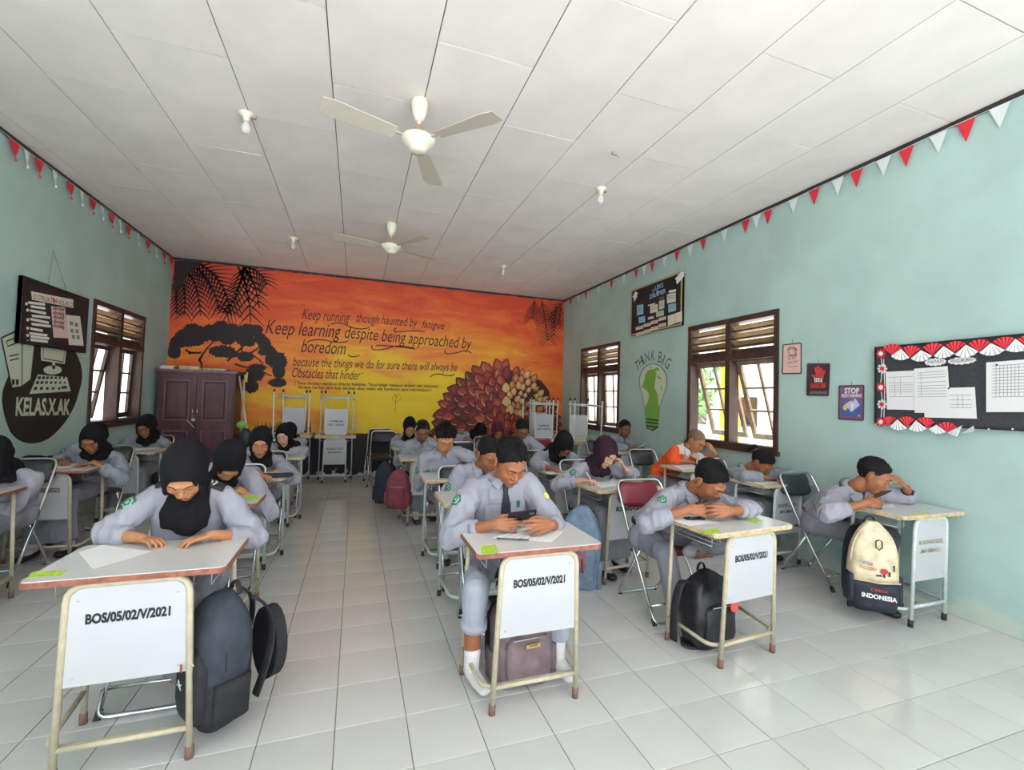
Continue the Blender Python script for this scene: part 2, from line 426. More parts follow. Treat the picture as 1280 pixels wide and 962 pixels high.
# ------------------------------------------------------------------ outside
M_gnd = mat('pale sandy yard', (.60, .60, .60), rough=.9, noise_amt=.2, noise_scale=1.5)
tag(MB().bbox((-30, -14, -.9), (34, 26, -.45)).build('yard_ground', M_gnd), kind='structure')
M_leafs = [mat('green leaf %d' % i, c, rough=.5) for i, c in enumerate(((.13, .26, .06), (.22, .36, .10), (.08, .18, .05)))]
M_bark = mat('brown bark', (.16, .11, .07), rough=.9, noise_amt=.3)
def tree(x, y, h, rad, n, label, seed):
    rr = random.Random(seed)
    tr_ = thing('garden_tree', label, 'tree', (x, y, -.45), 0)
    MB().tube([(0, 0, 0), (.05, .03, h*.4), (0, .1, h*.75)], [.11, .08, .04], 8).build('trunk', M_bark, tr_)
    mb = MB()
    for i in range(n):
        th = rr.uniform(0, 6.283); ph = math.acos(rr.uniform(-1, 1)); q = rad*rr.uniform(.45, 1)
        c = np.array([q*math.sin(ph)*math.cos(th), q*math.sin(ph)*math.sin(th), h*.72+q*.9*math.cos(ph)])
        a = np.array([rr.gauss(0, 1) for _ in range(3)]); a /= np.linalg.norm(a); b_ = np.cross(a, [rr.gauss(0, 1) for _ in range(3)]); b_ /= np.linalg.norm(b_)
        L = rr.uniform(.10, .2); mb.add([c-a*L, c+b_*L*.35, c+a*L, c-b_*L*.35], [(0, 1, 2, 3)], rr.choice((0, 1, 1, 2)))
    tag(mb.build('foliage', M_leafs, tr_), kind='stuff')
tree(8.3, 4.2, 3.6, 1.5, 1100, 'leafy green tree outside the nearer right window, right half of the view', 1)
tree(7.8, 9.6, 3.2, 1.1, 600, 'small leafy tree outside the nearer right window, left half of the view', 2)
tree(-7.6, 11.5, 3.4, 1.4, 700, 'leafy green tree outside the left window', 3)
M_yel = mat('yellow pillar paint', srgb(240, 195, 70), rough=.6)
M_cream = mat('cream building paint', (.8, .79, .74), rough=.7, noise_amt=.08)
y_ = thing('yellow_pillar', 'yellow veranda pillar outside the nearer right window', 'pillar', (5.35, 5.35, -.45))
MB().box((0, 0, 1.8), (.2, .2, 3.6)).build('shaft', M_yel, y_); MB().box((0, 0, .12), (.3, .3, .24)).build('base', M_cream, y_)
def shed(loc, rz, L, label, roofc):
    b_ = thing('school_building', label, 'building', loc, rz)
    MB().box((0, 0, 1.6), (L, 3, 3.2)).build('walls', M_cream, b_)
    MB().add([(-L/2-.4, -2, 3.1), (L/2+.4, -2, 3.1), (L/2+.4, 2, 3.1), (-L/2-.4, 2, 3.1), (-L/2-.4, 0, 4.1), (L/2+.4, 0, 4.1)], [(0, 1, 5, 4), (2, 3, 4, 5), (0, 4, 3), (1, 2, 5), (0, 3, 2, 1)]).build('roof', roofc, b_)
    for k in range(int(L/1.8)):
        f = MB().box((-L/2+1+k*1.8, -1.5, 1.7), (1, .08, 1.1)).build('window', M_wood, b_)
        MB().box((-L/2+1+k*1.8, -1.55, 1.7), (.86, .02, .96)).build('pane', M_glass, f)
shed((15, 14, -.45), R(-60), 9, 'cream building far outside the right windows', mat('grey roof sheet', (.3, .3, .32), rough=.5))
shed((-13, 15, -.45), R(60), 9, 'cream building far outside the left window', mat('teal roof sheet', srgb(90, 170, 150), rough=.5))
ORD = ['first', 'second', 'third', 'fourth', 'fifth', 'sixth', 'seventh', 'eighth', 'ninth', 'tenth', 'eleventh', 'twelfth', 'thirteenth', 'fourteenth', 'fifteenth']
CNT = {}
def nth(k):
    CNT[k] = CNT.get(k, -1)+1; return ORD[CNT[k]]
# ------------------------------------------------------------------ wall paintings and hangings
def wp(pts, org, sc, axis, val):
    """pixels of the photograph (offset org, scale sc) -> points on a wall plane"""
    return [on(org[0]+x/sc, org[1]+y/sc, axis, val) for x, y in pts]
NB, NR, NL = np.array([0, -1, 0.]), np.array([-1, 0, 0.]), np.array([1, 0, 0.])
M_sil = mat('dark maroon mural paint', srgb(38, 22, 26), rough=.6)
M_let = mat('dark brown lettering paint', srgb(62, 24, 16), rough=.6)
class Dec:
    """flat painting on a wall plane, drawn in photo pixels of one zoomed crop"""
    def __init__(s, org, sc, axis, val, nrm, lift=.0015): s.mb = MB(); s.o = org; s.s = sc; s.a = axis; s.v = val; s.n = nrm; s.l = lift
    def P(s, pts): return wp(pts, s.o, s.s, s.a, s.v)
    def poly(s, pts, mi=0, lift=None, th=.0006):
        l = s.l if lift is None else lift
        L = [p+s.n*l for p in s.P(pts)]
        s.mb.prism([p-s.n*(l-.0002) for p in L] if th is None else L, s.n, th, mi)
    def stroke(s, pts, w, mi=0, lift=None, taper=1):
        l = s.l if lift is None else lift
        P = np.array([p+s.n*l for p in s.P(pts)]); n = len(P); A = []; B = []
        for i in range(n):
            d = P[min(i+1, n-1)]-P[max(i-1, 0)]; q = np.cross(d, s.n); q /= (np.linalg.norm(q)+1e-9)
            ww = w*(1+(taper-1)*i/(n-1))/2; A.append(P[i]+q*ww); B.append(P[i]-q*ww)
        vs = A+B; s.mb.add(vs, [(i, i+1, n+i+1, n+i) if np.cross(A[i+1]-A[i], B[i]-A[i])@s.n > 0 else (i, n+i, n+i+1, i+1) for i in range(n-1)], mi)
    def text(s, str_, p0, p1, h, mi=0, lift=None, **k):
        l = s.l if lift is None else lift
        a, b = s.P([p0, p1]); put_text(s.mb, str_, a, b, h, (0, 0, 1), s.n*l, mi=mi, **k)
def bez(p0, p1, p2, n=8):
    return [((1-t)**2*p0[0]+2*t*(1-t)*p1[0]+t*t*p2[0], (1-t)**2*p0[1]+2*t*(1-t)*p1[1]+t*t*p2[1]) for t in np.linspace(0, 1, n)]

# mural lettering (crop 320,370 scale 4.267)
D = Dec((320, 370), 4.2667, 1, YB, NB, .002)
kw = dict(shear=.3, offset=.0)
D.text('Keep running', (245, 122), (500, 140), 0.189, **kw); D.text('though haunted by', (535, 138), (860, 165), 0.174, **kw); D.text('fatigue', (885, 168), (1005, 176), 0.145, **kw)
D.text('Keep learning', (50, 200), (452, 222), 0.246, **kw); D.text('despite being approached by', (472, 222), (1150, 282), 0.225, **kw)
D.text('boredom', (240, 298), (478, 312), 0.232, **kw); D.text(',', (542, 318), (552, 319), 0.145, **kw)
D.text('because the things we do for sure there will always be', (195, 372), (1072, 400), 0.160, **kw)
D.text('Obstacles that hinder', (192, 432), (555, 446), 0.174, **kw)
k2 = dict(shear=.1, offset=.02)
D.text('( Terus berjalan meskipun dihantui kelelahan. Terus belajar meskipun didekati oleh kebosanan.', (205, 470), (975, 487), .055, **k2)
D.text('karena hal-hal yang kita lakukan akan selalu ada hambatan yang menghalangi )', (225, 492), (935, 508), .055, **k2)
for pts in (bez((400, 150), (450, 130), (490, 160))+bez((490, 160), (550, 185), (605, 168)), bez((270, 245), (330, 220), (390, 240))+bez((390, 240), (450, 255), (490, 240)),
            bez((750, 170), (700, 195), (800, 188))+bez((800, 188), (860, 180), (900, 190)), bez((620, 262), (600, 300), (700, 280))+bez((700, 280), (760, 250), (850, 282)),
            bez((850, 282), (700, 260), (640, 262)), bez((1010, 285), (990, 320), (1080, 300))+bez((1080, 300), (1120, 280), (1150, 305)), bez((490, 315), (520, 330), (540, 318)), bez((930, 430), (960, 405), (1000, 420))+bez((1000, 420), (1040, 430), (1060, 415))):
    D.stroke(pts, .018)
for x in (247, 258, 562, 572): D.stroke([(x, 46 if x < 300 else 408), (x-3, 52 if x < 300 else 414)], .012)
# small pencil plant below the lines
for pts in (bez((742, 620), (745, 560), (748, 520)), bez((745, 570), (725, 555), (728, 535)), bez((745, 565), (775, 550), (772, 535)), bez((748, 540), (735, 525), (740, 515)), bez((748, 545), (765, 530), (760, 520))):
    D.stroke(pts, .006)
tag(D.mb.build('painted_lettering', M_let, wall_back), None)

# palm fronds, tree and grass (crop 200,320 scale 5.344)
D = Dec((200, 320), 5.344, 1, YB, NB, .0016)
rr = random.Random(5)
def frond(p0, p1, p2, L, n=22, side=(1, -1), w=.026, drop=18):
    pts = bez(p0, p1, p2, n); D.stroke(pts, w*1.3, taper=.4)
    for i in range(1, n-1):
        dx, dy = pts[i+1][0]-pts[i][0], pts[i+1][1]-pts[i][1]; q = math.hypot(dx, dy); dx /= q; dy /= q
        for s_ in side:
            l = L*(1-.55*abs(i/n-.35))*rr.uniform(.85, 1.1); ax, ay = dx*.62-dy*s_*.75, dy*.62+dx*s_*.75
            a = pts[i]; m_ = (a[0]+ax*l*.55, a[1]+ay*l*.55+drop*.1); e = (a[0]+ax*l, a[1]+ay*l+drop)
            if e[1] < 25: e = (e[0], 25)
            D.stroke(bez(a, m_, e, 5), w, taper=.25)
for q in (((100, 60), (190, 200), (160, 400), 110, 13), ((110, 40), (260, 120), (270, 400), 120, 15), ((130, 35), (330, 60), (400, 370), 130, 16), ((170, 30), (420, 60), (480, 400), 150, 17),
          ((560, 60), (540, 250), (430, 390), 130, 14), ((520, 70), (600, 200), (605, 440), 150, 9), ((530, 60), (690, 90), (715, 200), 110, 10), ((540, 50), (640, 140), (665, 350), 110, 9), ((105, 150), (110, 250), (110, 390), 80, 11)):
    frond(*q, w=.030)
D.poly([(98, 30), (290, 42), (180, 120), (150, 200), (88, 240)])
D.mb.build('painted_palm_fronds', M_sil, wall_back)
D = Dec((640, 360), 12.025, 1, YB, NB, .0016)
for q in (((450, 190), (500, 500), (540, 800), 230, 15), ((340, 175), (330, 330), (300, 470), 190, 10), ((760, 215), (640, 320), (560, 500), 220, 10), ((740, 230), (720, 400), (700, 560), 200, 8), ((660, 260), (640, 500), (625, 740), 150, 9)):
    frond(*q, w=.020, drop=50)
D.mb.build('painted_palm_fronds', M_sil, wall_back)
D = Dec((200, 320), 5.344, 1, YB, NB, .0018)
def blob(cx, cy, rx, ry, n=34):
    pts = []
    for i in range(n):
        a = 2*math.pi*i/n; q = 1+rr.uniform(-.09, .09)+(.07 if i % 2 else -.07)
        pts.append((cx+rx*q*math.cos(a), cy+ry*q*math.sin(a)))
    D.poly(pts, lift=.0018+rr.uniform(0, .0008))
for c in ((250, 560, 50, 40), (330, 500, 50, 45), (480, 500, 60, 50), (560, 560, 50, 40), (150, 530, 50, 40), (240, 500, 55, 45), (670, 550, 45, 40), (740, 640, 40, 40), (650, 745, 60, 28), (100, 600, 40, 45), (215, 490, 58, 42), (130, 570, 60, 45), (95, 640, 45, 45), (300, 520, 60, 48), (190, 560, 70, 50), (410, 480, 62, 50), (450, 545, 60, 50), (370, 540, 50, 30), (520, 520, 60, 55), (585, 500, 55, 50), (640, 495, 48, 38), (600, 570, 40, 35), (415, 635, 90, 40), (470, 655, 60, 25), (700, 590, 45, 50), (690, 640, 35, 25), (570, 670, 58, 34), (785, 700, 66, 60), (795, 770, 45, 50), (785, 845, 62, 32), (735, 690, 35, 40), (630, 790, 70, 50), (610, 870, 50, 45), (570, 800, 40, 25)): blob(*c)
for a in (((260, 700), (300, 620), (370, 560)), ((190, 650), (240, 640), (270, 650)), ((170, 625), (220, 660), (280, 640)), ((450, 700), (560, 600), (640, 520)), ((500, 720), (600, 760), (720, 740)), ((560, 640), (640, 660), (690, 720)), ((650, 740), (700, 790), (750, 800)), ((560, 700), (540, 620), (550, 590)), ((260, 690), (290, 720), (270, 760)), ((600, 650), (650, 620), (660, 610))):
    D.stroke(bez(*a), .035, taper=.5)
for i in range(46):
    x = 640+i*8+rr.uniform(-4, 4); h = rr.uniform(10, 55)
    D.stroke(bez((x, 1175), (x+rr.uniform(-4, 4), 1160-h/2), (x+rr.uniform(-10, 10), 1150-h)), .02, taper=.3)
D.mb.build('painted_tree', M_sil, wall_back)

# painted sun glow and scaly palm fruit
fcol = [(58, 22, 26), (96, 32, 34), (122, 40, 38), (150, 50, 44), (172, 66, 54), (186, 96, 64), (206, 150, 92), (224, 186, 126), (84, 52, 52), (238, 214, 170)]
M_fr = [mat('mural fruit paint %d' % i, srgb(*c), rough=.6) for i, c in enumerate(fcol)]
D = Dec((540, 440), 6.0118, 1, YB, NB, .0016)
D.poly([(15, 560), (48, 480), (130, 350), (255, 225), (420, 150), (560, 128), (700, 160), (820, 215), (880, 290), (900, 480), (905, 820), (150, 820), (90, 700)], 0)
C0 = (600, 620); n_l = 0
for ring in range(9):
    q = 1-ring*.107
    cnt = int(6+20*q)
    for i in range(cnt):
        a = math.pi*(1.03-1.10*(i+.5*(ring % 2)+rr.uniform(-.15, .15))/cnt)
        R1 = 500*q*(1 if a < math.pi/2 else 1.10) if a > 1.0 else 440*q
        x = C0[0]+R1*math.cos(a)*(.74 if a < 1.4 else 1); y = C0[1]-R1*.95*math.sin(a)
        if y > 800: continue
        dd = math.hypot(x-720, y-320); s_ = (17+34*min(1, dd/330))*rr.uniform(.85, 1.15)*(1.25 if 300 < x < 560 and 280 < y < 520 else 1)
        base = 6 if dd < 110 else 5 if dd < 180 else rr.choice((2, 3, 3, 4)) if x > 330 else rr.choice((1, 2, 2, 3))
        if dd < 190 and rr.random() < .4: base = rr.choice((5, 6, 7))
        tip = a+rr.uniform(-.35, .35)+(.25 if x < 450 else -.1)
        ux, uy = math.cos(tip), -math.sin(tip); vx, vy = -uy, ux
        def pet(k, ox=0, w_=1):
            return [(x+ox*ux+ux*s_*k*c1+vx*s_*k*w_*c2, y+ox*uy+uy*s_*k*c1+vy*s_*k*w_*c2) for c1, c2 in ((1.15, 0), (.85, .34), (.35, .68), (-.3, .78), (-.85, .5), (-1, 0), (-.85, -.5), (-.3, -.78), (.35, -.68), (.85, -.34))]
        lf = .0016+.00022*ring+.00002*(i % 7); l0 = lf+.0006
        D.poly(pet(1.12), 0, l0, .00012); D.poly(pet(.98), base, l0+.00014, .00008); D.poly(pet(.62, s_*.12, .75), min(7, base+1), l0+.00024, .00006)
        hx, hy = x+ux*s_*.35-vx*s_*.3, y+uy*s_*.35-vy*s_*.3
        if rr.random() < .6: D.stroke([(hx-ux*s_*.5, hy-uy*s_*.5), (hx, hy), (hx+ux*s_*.4+vx*s_*.2, hy+uy*s_*.4+vy*s_*.2)], .006+s_*.0002, 7 if base < 6 else 9, l0+.0004, .3)
D.mb.build('painted_palm_fruit', M_fr, wall_back)
D = Dec((340, 480), 5.818, 1, YB, NB, .0015)
D.poly([(585+70*math.cos(a), 345+105*math.sin(a)) for a in np.linspace(math.pi, 2*math.pi, 20)])
D.mb.build('painted_pale_sun', mat('pale sun mural paint', srgb(236, 196, 84), rough=.6), wall_back)

# ---- left wall: oval class emblem painting
M_grn = mat('pale green emblem paint', srgb(196, 208, 186), rough=.6)
D = Dec((0, 400), 5.658, 0, XL, NL, .0015)
ov = bez((500, 180), (620, 330), (560, 500), 8)+bez((555, 520), (500, 720), (340, 840), 8)[1:]+bez((330, 845), (170, 920), (70, 790), 8)[1:]+bez((60, 770), (-20, 560), (35, 450), 8)[1:]+bez((40, 440), (90, 280), (240, 170), 6)[1:]
D.poly(ov, 0)
def P2(pts, mi=1, l=.0026): D.poly(pts, mi, l, .0004)
def L2(pts, w=.012, mi=0): D.stroke(pts, w, mi, .0038)
P2([(5, 125), (150, 60), (250, 60), (235, 250), (215, 420), (150, 470), (80, 480)]); L2([(155, 60), (150, 470)]); L2([(5, 125), (80, 480), (150, 470), (215, 420), (248, 120)], .016); L2([(5, 125), (150, 60)], .016)
L2([(40, 150), (140, 110), (142, 150), (50, 185), (40, 150)]); L2([(60, 255), (130, 240)]); L2([(65, 285), (130, 270)])
for x in (90, 118): L2([(x-9, 438), (x+10, 436)], .05)
P2([(285, 130), (478, 130), (455, 310), (288, 285)]); L2([(303, 140), (460, 140), (445, 295), (303, 272), (303, 140)]); P2([(368, 295), (388, 298), (385, 345), (368, 345)]); P2([(370+65*math.cos(a), 352+32*math.sin(a)) for a in np.linspace(0, 6.28, 20, endpoint=False)])
P2([(265, 385), (470, 402), (498, 502), (205, 522)])
for r_, (y, x0, x1, n_) in enumerate(((407, 275, 450, 7), (441, 262, 455, 7), (482, 248, 415, 5))):
    for i in range(n_):
        x = x0+(x1-x0)*i/(n_-1); s_ = (14-i*.9)
        D.poly([(x-s_*.6, y-s_*.8), (x+s_*.9, y-s_*.8), (x+s_*.6, y+s_*.8), (x-s_, y+s_*.8)], 0, .0032, .0003)
D.poly([(432, 466), (470, 464), (472, 484), (430, 486)], 0, .0032, .0003)
D.text('KELAS.X.AK', (106, 672), (490, 666), .16, mi=1, lift=.003, offset=.03)
D.mb.build('painted_class_emblem', [mat('charcoal emblem paint', srgb(34, 32, 34), rough=.6, noise_amt=.15), M_grn], wall_left)

# ---- left wall: hanging pin board
def board(name, label, quad_yz, side, th=.03, frame=None, fm=None, bm=None):
    (y0, z0), (y1, z1) = quad_yz
    xw = XR if side > 0 else XL; s = -side
    t_ = thing(name, label, 'notice board', (xw+s*.012, (y0+y1)/2, z0))
    W_, H_ = abs(y1-y0), z1-z0
    MB().bbox((min(0, s*th), -W_/2, 0), (max(0, s*th), W_/2, H_)).build('panel', bm or M_dark, t_)
    f = frame or .02
    for q in (((-W_/2-.0, 0), (-W_/2+f, H_)), ((W_/2-f, 0), (W_/2, H_)), ((-W_/2+f, 0), (W_/2-f, f)), ((-W_/2+f, H_-f), (W_/2-f, H_))):
        MB().bbox((min(-s*.002, s*(th+.006)), q[0][0], q[0][1]), (max(-s*.002, s*(th+.006)), q[1][0], q[1][1])).build('frame_strip', fm or M_wood, t_)
    return t_
b_ = board('hanging_board', 'dark hanging board of paper strips above the painted computer on the left wall', ((5.17, 1.82), (6.20, 2.42)), -1, .03, .03, M_black, mat('dark brown board cloth', srgb(46, 30, 30), rough=.8))
xb = XL+.012+.031
MB().tube([(xb-.02, 5.55, 2.41), (XL+.02, 5.60, 2.78)], .003, 5).tube([(xb-.02, 5.85, 2.41), (XL+.02, 5.60, 2.78)], .003, 5).xf(Matrix.Translation(-Vector(b_.location))).build('hanging_string', mat('grey string', (.3, .3, .28)), b_)
def paper_on(lst, name, label, cat, group, org, sc, axis, val, nrm, mats, parent=None, th=.0012, extra=None, lift=0):
    D = Dec(org, sc, axis, val, nrm, .0008+lift)
    D.poly(lst, 0, th=th)
    if extra: extra(D)
    o = D.mb.build(name, mats, parent)
    if parent: o.matrix_parent_inverse = Matrix.Translation(-Vector(parent.location)); return o
    return tag(o, label, cat, group)
o1, s1 = (10, 340), 8.745
M_cream2 = mat('cream paper', srgb(225, 218, 205), rough=.7); M_pink = mat('pink paper', srgb(226, 196, 190), rough=.7); M_brn = mat('brown photo print', srgb(120, 84, 66), rough=.5)
paper_on([(250, 208), (710, 300), (710, 392), (262, 300)], 'title_banner', 'cream title strip across the top of the dark hanging board', 'paper', None, o1, s1, 0, xb, NL, [M_cream2, M_red, M_brn],
         extra=lambda D: (D.text('O STRUKTUR KELAS O', (268, 290), (700, 380), .045, mi=2, lift=.003, offset=.01), D.poly([(480, 270), (500, 285), (510, 325), (490, 330)], 1, .003, .0004)))
st_ = [(218, 318, 400, 352), (243, 360, 402, 395), (238, 405, 410, 450), (255, 462, 455, 498), (238, 498, 440, 552), (252, 552, 462, 592), (238, 602, 375, 640), (230, 655, 425, 690), (238, 690, 445, 725), (240, 725, 430, 760), (245, 765, 440, 800)]
for k, (a, b, c, d) in enumerate(st_):
    paper_on([(a, b), (c, d-14), (c+6, d), (c, d+14), (a+8, b+28)], 'name_strip', nth('strip')+' narrow white paper strip from the top, left column of hanging board', 'paper', 'paper strips on the hanging board', o1, s1, 0, xb, NL, [M_white])
for k, (x, y) in enumerate(((200, 345), (212, 415), (215, 520), (212, 612), (212, 690), (212, 757))):
    paper_on([(x+16*math.cos(a), y+18*math.sin(a)) for a in np.linspace(0, 6.28, 8, endpoint=False)], 'paper_dot', nth('dot')+' small round pale sticker from the top, hanging board', 'sticker', 'round stickers on the hanging board', o1, s1, 0, xb, NL, [M_cream2])
def pk(D):
    for k, (y, n_) in enumerate(((405, 6), (455, 7), (500, 6), (550, 6), (595, 7))): D.text('abcdefg'[:n_], (490, y), (612, y+22), .035, mi=1, lift=.0025, offset=.03)
paper_on([(468, 370), (618, 385), (655, 722), (497, 715)], 'pink_list', 'pink paper list with red writing on the hanging board', 'paper', None, o1, s1, 0, xb, NL, [M_pink, mat('dark red ink', srgb(120, 50, 50))], extra=pk)
def ph(D):
    for x, y in ((688, 560), (745, 575), (695, 640), (752, 645), (710, 706), (762, 710)): D.poly([(x-18, y-24), (x+18, y-20), (x+20, y+24), (x-16, y+20)], 1, .0025, .0003)
paper_on([(632, 465), (785, 482), (825, 805), (665, 795)], 'photo_sheet', 'white sheet with six small dark pictures on the hanging board', 'paper', None, o1, s1, 0, xb, NL, [M_cream2, M_ink], extra=ph)

# ---- right wall: light bulb painting
M_g1, M_g2, M_olv, M_dg = mat('bright green bulb paint', srgb(122, 176, 74), rough=.6), mat('pale bulb paint', srgb(206, 212, 190), rough=.6), mat('olive bulb outline paint', srgb(60, 84, 78), rough=.6), mat('dark green bulb paint', srgb(40, 66, 54), rough=.6)
D = Dec((780, 420), 7.4, 0, XR, NR, .0015)
def circ(cx, cy, rx, ry, a0, a1, n): return [(cx+rx*math.cos(a), cy-ry*math.sin(a)) for a in np.linspace(a0, a1, n)]
bulb = circ(270, 420, 125, 160, -.35, math.pi+.35, 26)+[(175, 560), (192, 640), (205, 755), (205, 830), (250, 862), (270, 872), (300, 850), (318, 828), (320, 755), (330, 650), (365, 540)]
cxb = 268
D.poly([(cxb+(x-cxb)*1.05, 560+(y-560)*1.02) for x, y in bulb], 2); D.poly(bulb, 1, .0024, .0004)
D.poly([(225, 315), (290, 300), (300, 350), (290, 420), (285, 480), (315, 540), (318, 620), (330, 650), (320, 755), (205, 755), (195, 650), (222, 610), (235, 545), (210, 495), (165, 475), (190, 410), (195, 360)], 0, .003, .0004)
D.poly([(232, 290), (262, 283), (250, 300)], 0, .003, .0004); D.poly([(285, 295), (320, 290), (325, 318), (300, 322)], 0, .003, .0004); D.poly([(205, 755), (320, 755), (318, 828), (300, 850), (270, 865), (250, 855), (207, 830)], 0, .003, .0004)
for y in (765, 795, 828): D.stroke([(207, y), (318, y+14)], .022, 3, .004)
D.stroke([(212, 850), (268, 868), (312, 840)], .016, 3, .004); D.stroke([(308, 372), (345, 395)], .03, 0, .004); D.stroke([(345, 455), (352, 500)], .02, 0, .004)
tx = 'THINK BIG'
for ch, (x, y, dx, dy) in zip('THINKBIG', ((112, 330, 40, -30), (152, 290, 28, -25), (185, 262, 8, -10), (205, 245, 34, -18), (252, 228, 34, -2), (312, 240, 30, 8), (345, 262, 8, 6), (370, 276, 34, 34))):
    a, b = D.P([(x, y), (x+dx, y+dy)]); up = np.cross(b-a, NR); up = up/np.linalg.norm(up); up = up if up[2] > 0 else -up
    put_text(D.mb, ch, a, b, .16, up, NR*.0015, mi=2, offset=-.006)
D.mb.build('painted_light_bulb', [M_g1, M_g2, M_olv, M_dg], wall_right)

# ---- right wall: small dark display board near the ceiling
b_ = board('display_board', 'dark display board hung high on the right wall between the two windows', ((4.87, 2.50), (6.05, 3.22)), 1, .035, .022, mat('raw wood edge', srgb(176, 158, 120), rough=.6), M_black)
xb = XR-.012-.042; o2, s2 = (785, 330), 9.62
M_blue = mat('pale blue paper', srgb(150, 190, 214), rough=.7); M_blue2 = mat('sky blue letters', srgb(150, 200, 235), rough=.6); M_peach = mat('peach paper', srgb(232, 212, 192), rough=.7)
def q4(a, b, c, d, k): return [(a, b+k), (c, b), (c, d), (a, d+k)]
items = [((108, 480, 185, 600, 18), M_blue, 'pale blue card at the left of the display board'), ((130, 625, 205, 695, 14), M_blue2, 'sky blue note low at the left of the display board'), ((242, 465, 328, 482, 24), M_cream2, 'thin cream strip at the middle of the display board'),
         ((268, 478, 358, 570, 24), M_peach, 'peach card at the middle of the display board'), ((375, 425, 438, 530, 18), M_grn, 'pale green tall card on the display board'), ((340, 550, 430, 615, 22), M_grn, 'pale green lower card on the display board'), ((470, 340, 575, 450, 24), M_cream2, 'cream card at the right of the display board'),
         ((492, 300, 578, 330, 18), M_white, 'white strip above the right cream card of the display board'), ((485, 465, 578, 560, 22), M_blue, 'pale blue patterned card at the right of the display board'), ((380, 385, 440, 430, 14), M_brn, 'small brown picture above the pale green card of the display board'), ((242, 622, 310, 650, 18), M_peach, 'small peach tag above the bottom rows of the display board')]
for q, m_, lb in items:
    paper_on(q4(*q), 'card', lb, 'paper', None, o2, s2, 0, xb, NR, [m_, M_ink], extra=lambda D, q=q: [D.stroke([(q[0]+10, (q[1]+q[3])/2+8+j*16), (q[2]-10, (q[1]+q[3])/2-2+j*16)], .006, 1, .003) for j in (-1, 0, 1)] if q[3]-q[1] > 60 else None)
for a, b in ((95, 735), (188, 700), (278, 665), (372, 625), (98, 808), (188, 775), (278, 738), (372, 700)):
    paper_on(q4(a, b, a+86, b+38, 22), 'name_card', ('upper' if b < 736 and (a, b) in ((95, 735), (188, 700), (278, 665), (372, 625)) else 'lower')+' peach card in the %s column of the display board' % ORD[(95, 188, 278, 372).index(a) if a != 98 else 0], 'paper', 'peach cards on the display board', o2, s2, 0, xb, NR, [M_peach, M_ink], extra=lambda D, a=a, b=b: [D.stroke([(a+12, b+30+j*10), (a+74, b+12+j*10)], .005, 1, .003) for j in (0, 1)])
for a, b in ((480, 595), (568, 565)):
    paper_on(q4(a, b, a+84, b+120, 26), 'tall_card', nth('tall')+' tall peach card from the left on the display board', 'paper', 'tall peach cards on the display board', o2, s2, 0, xb, NR, [M_peach])
D = Dec(o2, s2, 0, xb, NR, .001)
D.text('LEKS', (325, 315), (425, 270), .06, offset=.02); D.text('X', (292, 345), (315, 335), .05, offset=.02); D.text('DRAPER', (262, 420), (455, 345), .065, offset=.02)
D.poly([(342, 322), (362, 314), (366, 340), (346, 348)])
tag(D.mb.build('cut_out_letters', M_blue2), 'pale blue cut-out letters at the top of the display board', 'letters')
for nm, pts, lb in (('paper_bow', [(60, 400), (95, 330), (120, 350), (85, 410)], 'white paper bow at the left corner of the display board'), ('paper_bow', [(570, 180), (650, 85), (690, 95), (600, 200)], 'white paper bow at the right corner of the display board')):
    m_ = MB(); L = wp(pts, o2, s2, 0, xb-.02); m_.prism(L, NR, .01); L2_ = wp([(x+12, y+22) for x, y in pts[:2]]+[(x-8, y+40) for x, y in pts[2:]], o2, s2, 0, xb-.008); m_.prism(L2_, NR, .006)
    tag(m_.build(nm, M_white), lb, 'bow')

# ---- right wall: three posters
def poster(quad, base, label, fn, mats, edge):
    t_ = tag(thing('poster', label, 'poster', (0, 0, 0)), None)
    D = Dec((970, 415), 8.015, 0, XR, NR, .004); D.poly(quad, 0, th=.004); D.mb.build('sheet', [base], t_)
    D = Dec((970, 415), 8.015, 0, XR, NR, .0085); fn(D); D.mb.build('print', mats, t_)
    D = Dec((970, 415), 8.015, 0, XR, NR, .006)
    q = quad+[quad[0]]
    for i in range(4): D.stroke([q[i], q[i+1]], .012, 0, .0088)
    cx = sum(p[0] for p in quad)/4; D.stroke([(cx, min(p[1] for p in quad)), (cx+2, min(p[1] for p in quad)-38)], .005, 0, .006)
    D.mb.build('edging', edge, t_); return t_
Mmar = mat('maroon print', srgb(150, 62, 66), rough=.6); Medge = mat('dark poster edge', srgb(90, 60, 62), rough=.6)
def f1(D):
    for pts in (circ(170, 195, 38, 45, 0, 6.28, 16), circ(168, 205, 55, 55, .3, 2.9, 10), circ(170, 195, 22, 28, -.5, 2.5, 8)): D.stroke(pts, .008)
    D.text('STOP', (125, 282), (218, 262), .05, offset=.01); D.text('NARKOBA', (115, 325), (225, 302), .025)
    D.stroke([(125, 348), (225, 340)], .005)
poster([(78, 128), (258, 110), (258, 412), (70, 415)], mat('salmon paper', srgb(226, 190, 178), rough=.7), 'salmon poster with a red line drawing, nearest the window', f1, Mmar, Medge)
